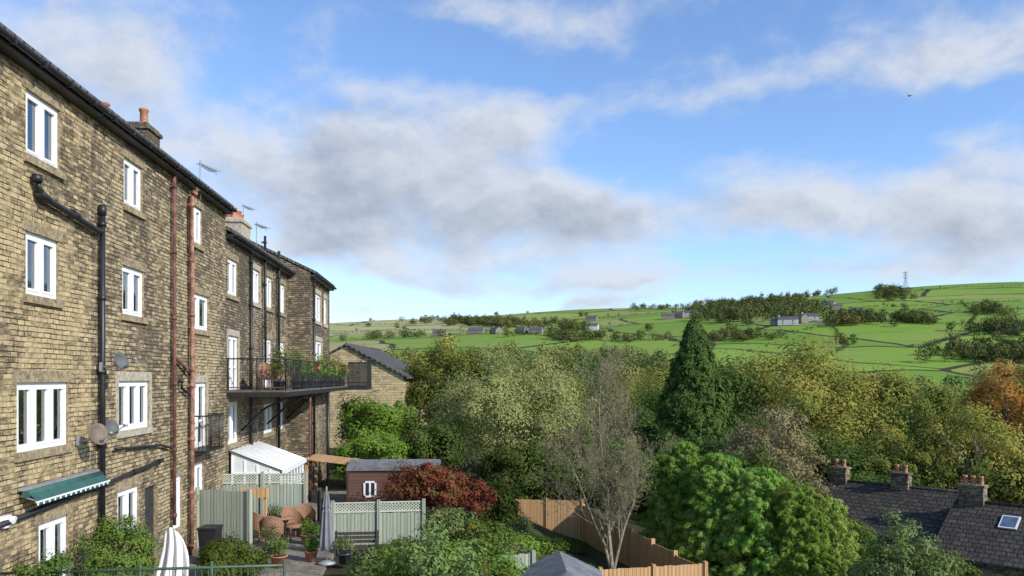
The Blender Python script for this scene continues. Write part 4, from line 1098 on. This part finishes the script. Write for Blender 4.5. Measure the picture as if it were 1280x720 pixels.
# ------------------------------------------------------------------ garden things
def wicker_chair(x, y, rot, z=-5.12, label='brown wicker armchair on the patio'):
    r = add('wicker_armchair', None, loc=(x, y, z), rot=(0, 0, rot), label=label, category='chair', group='wicker chairs on the patio' if z < -2 else 'chairs on the balcony')
    mb = MB(M_wicker); mb.lathe([(.001, .36), (.27, .36), (.3, .4), (.29, .45), (.001, .46)], n=18); add('seat', mb.mesh('seat'), parent=r)
    mb = MB(M_wicker); n = 16; rows = []
    for i in range(n + 1):
        t = math.pi * (-.08 + 1.16 * i / n); hgt = .62 + .36 * math.sin(math.pi * i / n) ** 1.2
        rows.append([(.3 * math.cos(t), .3 * math.sin(t), .38), (.34 * math.cos(t), .36 * math.sin(t), hgt), (.37 * math.cos(t), .39 * math.sin(t), hgt - .01), (.33 * math.cos(t), .33 * math.sin(t), .37)])
    for a, b in zip(rows[:-1], rows[1:]):
        for k in range(4): mb.face([a[k], b[k], b[(k + 1) % 4], a[(k + 1) % 4]])
    add('backrest', mb.mesh('back'), parent=r)
    me = MB(M_wicker).tube([(0, 0, 0), (0, 0, .38)], .022, 6).mesh('leg')
    for (a, b) in ((-.2, -.2), (.2, -.2), (-.2, .2), (.2, .2)): add('leg', me, parent=r, loc=(a, b, 0))
    return r
wicker_chair(-7.95, 25.2, 2.6); wicker_chair(-6.95, 25.4, .8); wicker_chair(-7.3, 24.3, 3.3); wicker_chair(-6.75, 26.0, .2)
def table(x, y, z, name='patio_table', label='round wicker patio table', R=.42, h=.7, mat=M_wicker):
    r = add(name, None, loc=(x, y, z), label=label, category='table')
    add('table_top', MB(mat).lathe([(.001, h - .04), (R, h - .04), (R, h), (.001, h)], n=20).mesh('top'), parent=r)
    me = MB(mat).tube([(0, 0, 0), (0, 0, h - .04)], .02, 6).mesh('leg')
    for k in range(4): add('leg', me, parent=r, loc=(R * .65 * math.cos(k * 1.57 + .7), R * .65 * math.sin(k * 1.57 + .7), 0))
table(-7.35, 25.3, -5.12)

def pot_plant(x, y, z, R, h, pm, lm, pl, pr, seed, label, flower=None, n=500, leaf=.07):
    r = add('potted_plant', None, loc=(x, y, z), label=label, category='plant')
    mb = MB(pm, M_soil); mb.lathe([(.001, 0), (R * .7, 0), (R, h * .9), (R * 1.1, h * .9), (R * 1.1, h), (R * .9, h), (R * .88, h * .9)], n=16); mb.lathe([(R * .88, h * .9), (.001, h * .92)], n=16, m=1)
    add('pot', mb.mesh('pot'), parent=r)
    rng = np.random.default_rng(seed)
    d = rnd_unit(rng, n); c = d * (rng.random((n, 1)) ** .5) * np.array([pr, pr, pl / 2]) + np.array([0, 0, h + pl / 2])
    add('foliage', leafmesh('foliage', leafquads(c, d + rnd_unit(rng, n), rng, leaf, .5), lm), parent=r)
    mb = MB(M_bark)
    for k in range(6): mb.tube([(0, 0, h * .9), tuple(c[k])], .008, 4)
    add('stem', mb.mesh('stem'), parent=r)
    if flower:
        d = rnd_unit(rng, 45); d[:, 2] = abs(d[:, 2]); c = d * np.array([pr, pr, pl / 2]) + np.array([0, 0, h + pl / 2])
        add('blossom', leafmesh('blossom', leafquads(c, d, rng, leaf, .9), flower), parent=r)
pot_plant(-7.75, 26.0, -5.12, .2, .35, M_terracotta, L_hedge, .7, .32, 1, 'leafy plant in terracotta pot on the patio')
pot_plant(-6.3, 24.6, -5.12, .2, .3, M_terracotta, L_bright, .5, .25, 2, 'small green plant in terracotta pot')
pot_plant(-5.9, 23.6, -5.12, .22, .35, M_bluegrey, L_hedge, .5, .3, 3, 'bushy plant in blue glazed pot')
pot_plant(-6.9, 22.8, -5.12, .24, .36, M_blackpot, L_sage, .6, .32, 4, 'pale plant in dark glazed pot')
pot_plant(-5.6, 22.3, -5.12, .18, .3, M_terracotta, L_bright, .4, .25, 5, 'green plant in small terracotta pot')
pot_plant(-6.3, 21.6, -5.12, .22, .32, M_terracotta, L_hedge, .5, .32, 6, 'dark leafy plant in terracotta pot')
pot_plant(-4.6, 22.0, -5.12, .2, .3, M_blackpot, L_sage, .5, .3, 7, 'pale leafy plant in dark pot')
for i, (x, s_, c) in enumerate([(1.7, 30.5, 0), (1.65, 32.3, 0), (1.7, 34.3, 1), (1.7, 35.4, 0), (1.7, 36.3, 0), (1.7, 37.1, 1), (1.7, 37.9, 0), (1.7, 38.8, 0), (1.7, 39.7, 1), (1.72, 40.7, 0), (1.7, 41.8, 0), (1.7, 42.8, 1), (1.6, 28.0, 0)]):
    p = F(x, s_, -.44)
    pot_plant(*p, .2, .34, M_bluegrey if c else M_blackpot, L_bright if c or i % 2 else L_hedge, .9 if i % 3 else 1.2, .42, 20 + i, 'flowering plant in pot standing on the balcony' if c else 'green leafy plant in pot standing on the balcony', M_redfl if c else None, 700, .09)
for (x, s_, r_) in ((1.0, 28.6, .4), (.9, 31.6, 2.4), (1.1, 29.9, 3.0), (1.0, 36.0, 1.2)):
    p = F(x, s_, -.44); wicker_chair(p[0], p[1], r_, z=-.44, label='brown chair on the black balcony')
p = F(1.0, 29.3, -.44); table(*p, name='balcony_table', label='small dark table on the balcony', R=.35, mat=M_black)

def parasol(x, y, z0, z1, fab, label, zb, R=.17):
    r = add('closed_parasol', None, loc=(x, y, z0), label=label, category='parasol')
    H = z1 - z0
    add('pole', MB(M_grey).tube([(0, 0, 0), (0, 0, H + .06)], .022, 8).mesh('pole'), parent=r)
    mb = MB(fab); n = 24; prof = [(zb, 1.0), (zb + .15 * (H - zb), .95), (zb + .4 * (H - zb), .75), (zb + .62 * (H - zb), .62), (zb + .66 * (H - zb), .5), (zb + .7 * (H - zb), .6), (zb + .9 * (H - zb), .3), (H, .06)]
    rows = []
    for (zz, k) in prof:
        rows.append([(R * k * (1 + .22 * math.cos(j * 2 * math.pi / 3)) * math.cos(2 * math.pi * j / n), R * k * (1 + .22 * math.cos(j * 2 * math.pi / 3)) * math.sin(2 * math.pi * j / n), zz + (.06 * math.cos(j * 2 * math.pi / 3) if zz == zb else 0)) for j in range(n)])
    for a, b in zip(rows[:-1], rows[1:]):
        for j in range(n): mb.face([a[j], a[(j + 1) % n], b[(j + 1) % n], b[j]], 0, True)
    add('canopy', mb.mesh('canopy'), parent=r)
    add('base', MB(M_grey).lathe([(.001, 0), (.26, 0), (.26, .06), (.05, .1), (.001, .1)], n=16).mesh('base'), parent=r)
parasol(-5.1, 22, -5.12, -3.05, M_para, 'closed dark grey parasol standing on the patio', .45, .17)
r = add('draped_cloth', None, loc=(-7.75, 18.3, -5.12), label='white cloth hanging in folds from a garden post', category='cloth')
add('post', MB(M_grey).tube([(0, .02, 0), (0, .02, 1.66)], .03, 8).mesh('post'), parent=r)
mb = MB(M_sheet); nu, nv = 56, 16; G2 = []
for k in range(nv + 1):
    row = []; f = k / nv
    for j in range(nu + 1):
        q = j / nu * 2 - 1
        wd = .20 + .22 * f ** .7
        fold = math.sin(q * 11 + 1.2 * math.sin(f * 3)) * (.015 + .06 * f) + math.sin(q * 23 + f * 2) * .018 * f
        zz = 1.72 - f * (1.25 + .16 * math.sin(q * 4.3 + .7) + .10 * math.sin(q * 9)) - abs(q) ** 1.5 * .22 * (1 - f) ** .5
        row.append((q * wd + .05 * math.sin(f * 4), -.10 * (1 - q * q) - .03 + fold, zz))
    G2.append(row)
for a, b in zip(G2[:-1], G2[1:]):
    for j in range(nu): mb.face([a[j], a[j + 1], b[j + 1], b[j]], 0, True)
add('cloth', mb.mesh('cloth'), parent=r)

r = add('garden_bench', None, loc=(-4.6, 23.6, -5.45), rot=(0, 0, .1), label='dark slatted garden bench in front of sage fence', category='bench')
mb = MB(M_fencedark); [mb.box(-.65, .65, -.2 + k * .11, -.11 + k * .11, .42, .45) for k in range(4)]; add('seat', mb.mesh('seat'), parent=r)
mb = MB(M_fencedark); [mb.box(-.65, .65, .24, .27, .52 + k * .12, .61 + k * .12) for k in range(3)]; add('backrest', mb.mesh('back'), parent=r)
for xx in (-.6, .6):
    mb = MB(M_fencedark); mb.box(xx - .03, xx + .03, -.2, -.14, 0, .62); mb.box(xx - .03, xx + .03, .2, .238, 0, .9); mb.box(xx - .03, xx + .03, -.2, .2, .621, .66); add('leg', mb.mesh('leg'), parent=r)
r = add('wooden_planter', None, loc=(-7.9, 24.9, -3.72), label='orange timber planter mounted on the green fence', category='planter')
mb = MB(M_fencebrown); mb.box(-.5, .3, -.15, .15, 0, .04); mb.box(-.5, .3, -.15, -.12, .041, .28); mb.box(-.5, .3, .12, .15, .041, .28); mb.box(-.5, -.47, -.119, .119, .041, .28); mb.box(.27, .3, -.119, .119, .041, .28)
add('box', mb.mesh('box'), parent=r)
me = MB(M_fencebrown).box(-.04, .04, -.04, .04, -1.4, -.003).mesh('leg')
for xx in (-.42, .22): add('leg', me, parent=r, loc=(xx, 0, 0))
r = add('wheelie_bin', None, loc=(-8.3, 22.0, -5.12), label='dark wheelie bin beside the green fence', category='bin')
mb = MB(M_black); b0 = [(-.22, -.25), (.22, -.25), (.22, .25), (-.22, .25)]; lo = [(a * .85, b * .85, .05) for a, b in b0]; hi = [(a * 1.1, b * 1.1, .98) for a, b in b0]
for k in range(4): mb.face([lo[k], lo[(k + 1) % 4], hi[(k + 1) % 4], hi[k]])
mb.face(lo[::-1]); add('body', mb.mesh('b'), parent=r)
mb = MB(M_black); mb.box(-.26, .26, -.3, .3, .985, 1.03); mb.tube([(-.2, .32, .98), (.2, .32, .98)], .02, 6); add('lid', mb.mesh('l'), parent=r)
me = MB(M_black).tube([(-.03, 0, 0), (.03, 0, 0)], .1, 12).mesh('w')
for xx in (-.2, .2): add('wheel', me, parent=r, loc=(xx, .22, .1))

mb = MB(M_black)
mb.tube([(-.16, 0, .02), (-.09, 0, 0), (0, 0, -.01), (.09, 0, .01), (.15, 0, .04), (.19, 0, .035)], [.012, .035, .05, .045, .028, .006], 8)
for s_ in (-1, 1):
    mb.face([(.07, s_ * .03, .02), (.09, s_ * .2, .13), (.02, s_ * .38, .2), (-.02, s_ * .2, .12), (-.06, s_ * .03, .02)])
mb.face([(-.12, -.02, .02), (-.12, .02, .02), (-.24, .05, .03), (-.24, -.05, .03)])
add('bird', mb.mesh('bird'), loc=(37.2, 75, 26.4), rot=(.2, -.9, 1.9), label='small dark bird flying with raised wings', category='bird')

# ------------------------------------------------------------------ sun + sky
to_sun = Vector((.74, -.50, .52)).normalized()
sl = bpy.data.lights.new('Sun', 'SUN'); sl.energy = 4.8; sl.angle = math.radians(.5); sl.color = (1, .945, .85)
so = bpy.data.objects.new('Sun', sl); coll.objects.link(so); so.location = (60, -40, 60)
so.rotation_euler = to_sun.to_track_quat('Z', 'Y').to_euler()

w = bpy.data.worlds.new("World"); scene.world = w; w.use_nodes = True
nt = NT(w.node_tree)
for nd in list(w.node_tree.nodes): w.node_tree.nodes.remove(nd)
out = nt.node('ShaderNodeOutputWorld')
sky = nt.node('ShaderNodeTexSky'); sky.sky_type = 'NISHITA'; sky.sun_disc = False
sky.sun_elevation = math.asin(to_sun.z); sky.sun_rotation = math.atan2(to_sun.x, to_sun.y)
sky.altitude = 200; sky.air_density = 1.0; sky.dust_density = .5; sky.ozone_density = 2.2
bg1 = nt.node('ShaderNodeBackground'); nt.l.new(nt.mix(1.0, sky.outputs[0], (1.2, 1.34, 1.55), 'MULTIPLY'), bg1.inputs[0]); bg1.inputs[1].default_value = .15
tc = nt.node('ShaderNodeTexCoord').outputs['Generated']
s = nt.sep(tc)
az = nt.math('ARCTAN2', s[0], s[1]); el = nt.math('ARCSINE', s[2])
def ae(px, py):
    u, v = (px - 640) / 1000, (472 - py) / 1000
    return math.atan(u), math.atan(v / math.sqrt(1 + u * u))
wn = nt.noise(nt.comb(nt.math('MULTIPLY', az, 4.5), nt.math('MULTIPLY', el, 7), 4.2), 1.0, 4, .58)
wn2 = nt.noise(nt.comb(nt.math('MULTIPLY', az, 4.5), nt.math('MULTIPLY', el, 7), 9.2), 1.0, 4, .58)
azw = nt.math('ADD', az, nt.math('MULTIPLY', nt.math('SUBTRACT', wn, .5), .26))
elw = nt.math('ADD', el, nt.math('MULTIPLY', nt.math('SUBTRACT', wn2, .5), .13))
def blobs(lst):
    acc = None
    for (px, py, rx, ry, wt) in lst:
        a, e_ = ae(px, py)
        dx = nt.math('MULTIPLY', nt.math('SUBTRACT', azw, a), 1000 / rx / math.cos(a) ** 2 * .95)
        dy = nt.math('MULTIPLY', nt.math('SUBTRACT', elw, e_), 1000 / ry * .98)
        r2 = nt.math('MULTIPLY_ADD', dx, dx, nt.math('MULTIPLY', dy, dy))
        g = nt.math('EXPONENT', nt.math('MULTIPLY', r2, -1.0))
        acc = nt.math('MULTIPLY', g, wt) if acc is None else nt.math('MULTIPLY_ADD', g, wt, acc)
    return acc
S = blobs([(575, 200, 165, 85, .85), (740, 272, 115, 50, .7), (400, 215, 115, 80, .68), (120, 80, 270, 100, .62), (450, 298, 175, 46, .72),
           (1150, 240, 220, 50, .8), (950, 285, 170, 36, .6), (1230, 305, 160, 32, .7), (1000, 80, 330, 26, .48), (1230, 70, 140, 26, .32), (560, 10, 190, 24, .42),
           (600, 345, 210, 18, .38), (250, 180, 60, 25, .4), (1000, 348, 260, 15, .6), (700, 382, 150, 10, .6), (760, 20, 210, 22, .26), (430, 388, 100, 9, .45),
           (620, 75, 120, 28, -.4), (860, 168, 125, 32, -.42), (1100, 148, 200, 22, -.36), (460, 80, 65, 45, -.28), (330, 50, 40, 50, -.2), (640, 330, 60, 12, -.2)])
G = blobs([(490, 268, 160, 46, .8), (745, 265, 90, 40, .6), (1180, 300, 140, 28, .45), (660, 322, 110, 14, .35), (420, 190, 90, 60, .35), (900, 350, 130, 8, .45), (220, 70, 140, 50, .3), (600, 150, 70, 30, .25)])
def fbm(off, dx=0, dy=0, fx=6.5, fy=10.5, det=8, ro=.6):
    return nt.noise(nt.comb(nt.math('ADD', nt.math('MULTIPLY', az, fx), dx), nt.math('ADD', nt.math('MULTIPLY', el, fy), dy), off), 1.0, det, ro, .15)
n1 = fbm(1.7); n2 = fbm(1.7, .10, .20)
Dn = nt.math('ADD', S, nt.math('MULTIPLY', nt.math('SUBTRACT', n1, .5), 2.3))
alpha = nt.smooth(-.03, 1.0, Dn)
relief = nt.math('MULTIPLY', nt.math('SUBTRACT', n2, n1), 2.4)
n3 = fbm(7.7, 0, 0, 8, 13, 4, .55)
gm = nt.math('MULTIPLY', G, nt.math('MULTIPLY_ADD', n3, 1.5, 0.0))
shade = nt.math('ADD', nt.math('ADD', nt.math('MULTIPLY', gm, .85), relief), nt.math('MULTIPLY', nt.smooth(.3, 1.6, Dn), .26), clamp=True)
ccol = nt.mix(shade, (.72, .76, .84), (.33, .38, .47))
bg2 = nt.node('ShaderNodeBackground'); nt.l.new(ccol, bg2.inputs[0]); bg2.inputs[1].default_value = 1.0
hz = nt.math('MULTIPLY', nt.smooth(.16, .03, el), .28)
alpha2 = nt.math('MAXIMUM', nt.math('MULTIPLY', alpha, .93), hz)
mx = nt.node('ShaderNodeMixShader'); nt.l.new(alpha2, mx.inputs[0]); nt.l.new(bg1.outputs[0], mx.inputs[1]); nt.l.new(bg2.outputs[0], mx.inputs[2])
nt.l.new(mx.outputs[0], out.inputs[0])

# ------------------------------------------------------------------ camera
cam = bpy.data.cameras.new('Camera'); co = bpy.data.objects.new('Camera', cam); coll.objects.link(co)
cam.sensor_width = 36; cam.lens = 28.125
cam.shift_y = 112 / 1280
cam.clip_start = .1; cam.clip_end = 12000
co.location = (0, 0, 0); co.rotation_euler = (math.radians(90), 0, 0)
scene.camera = co
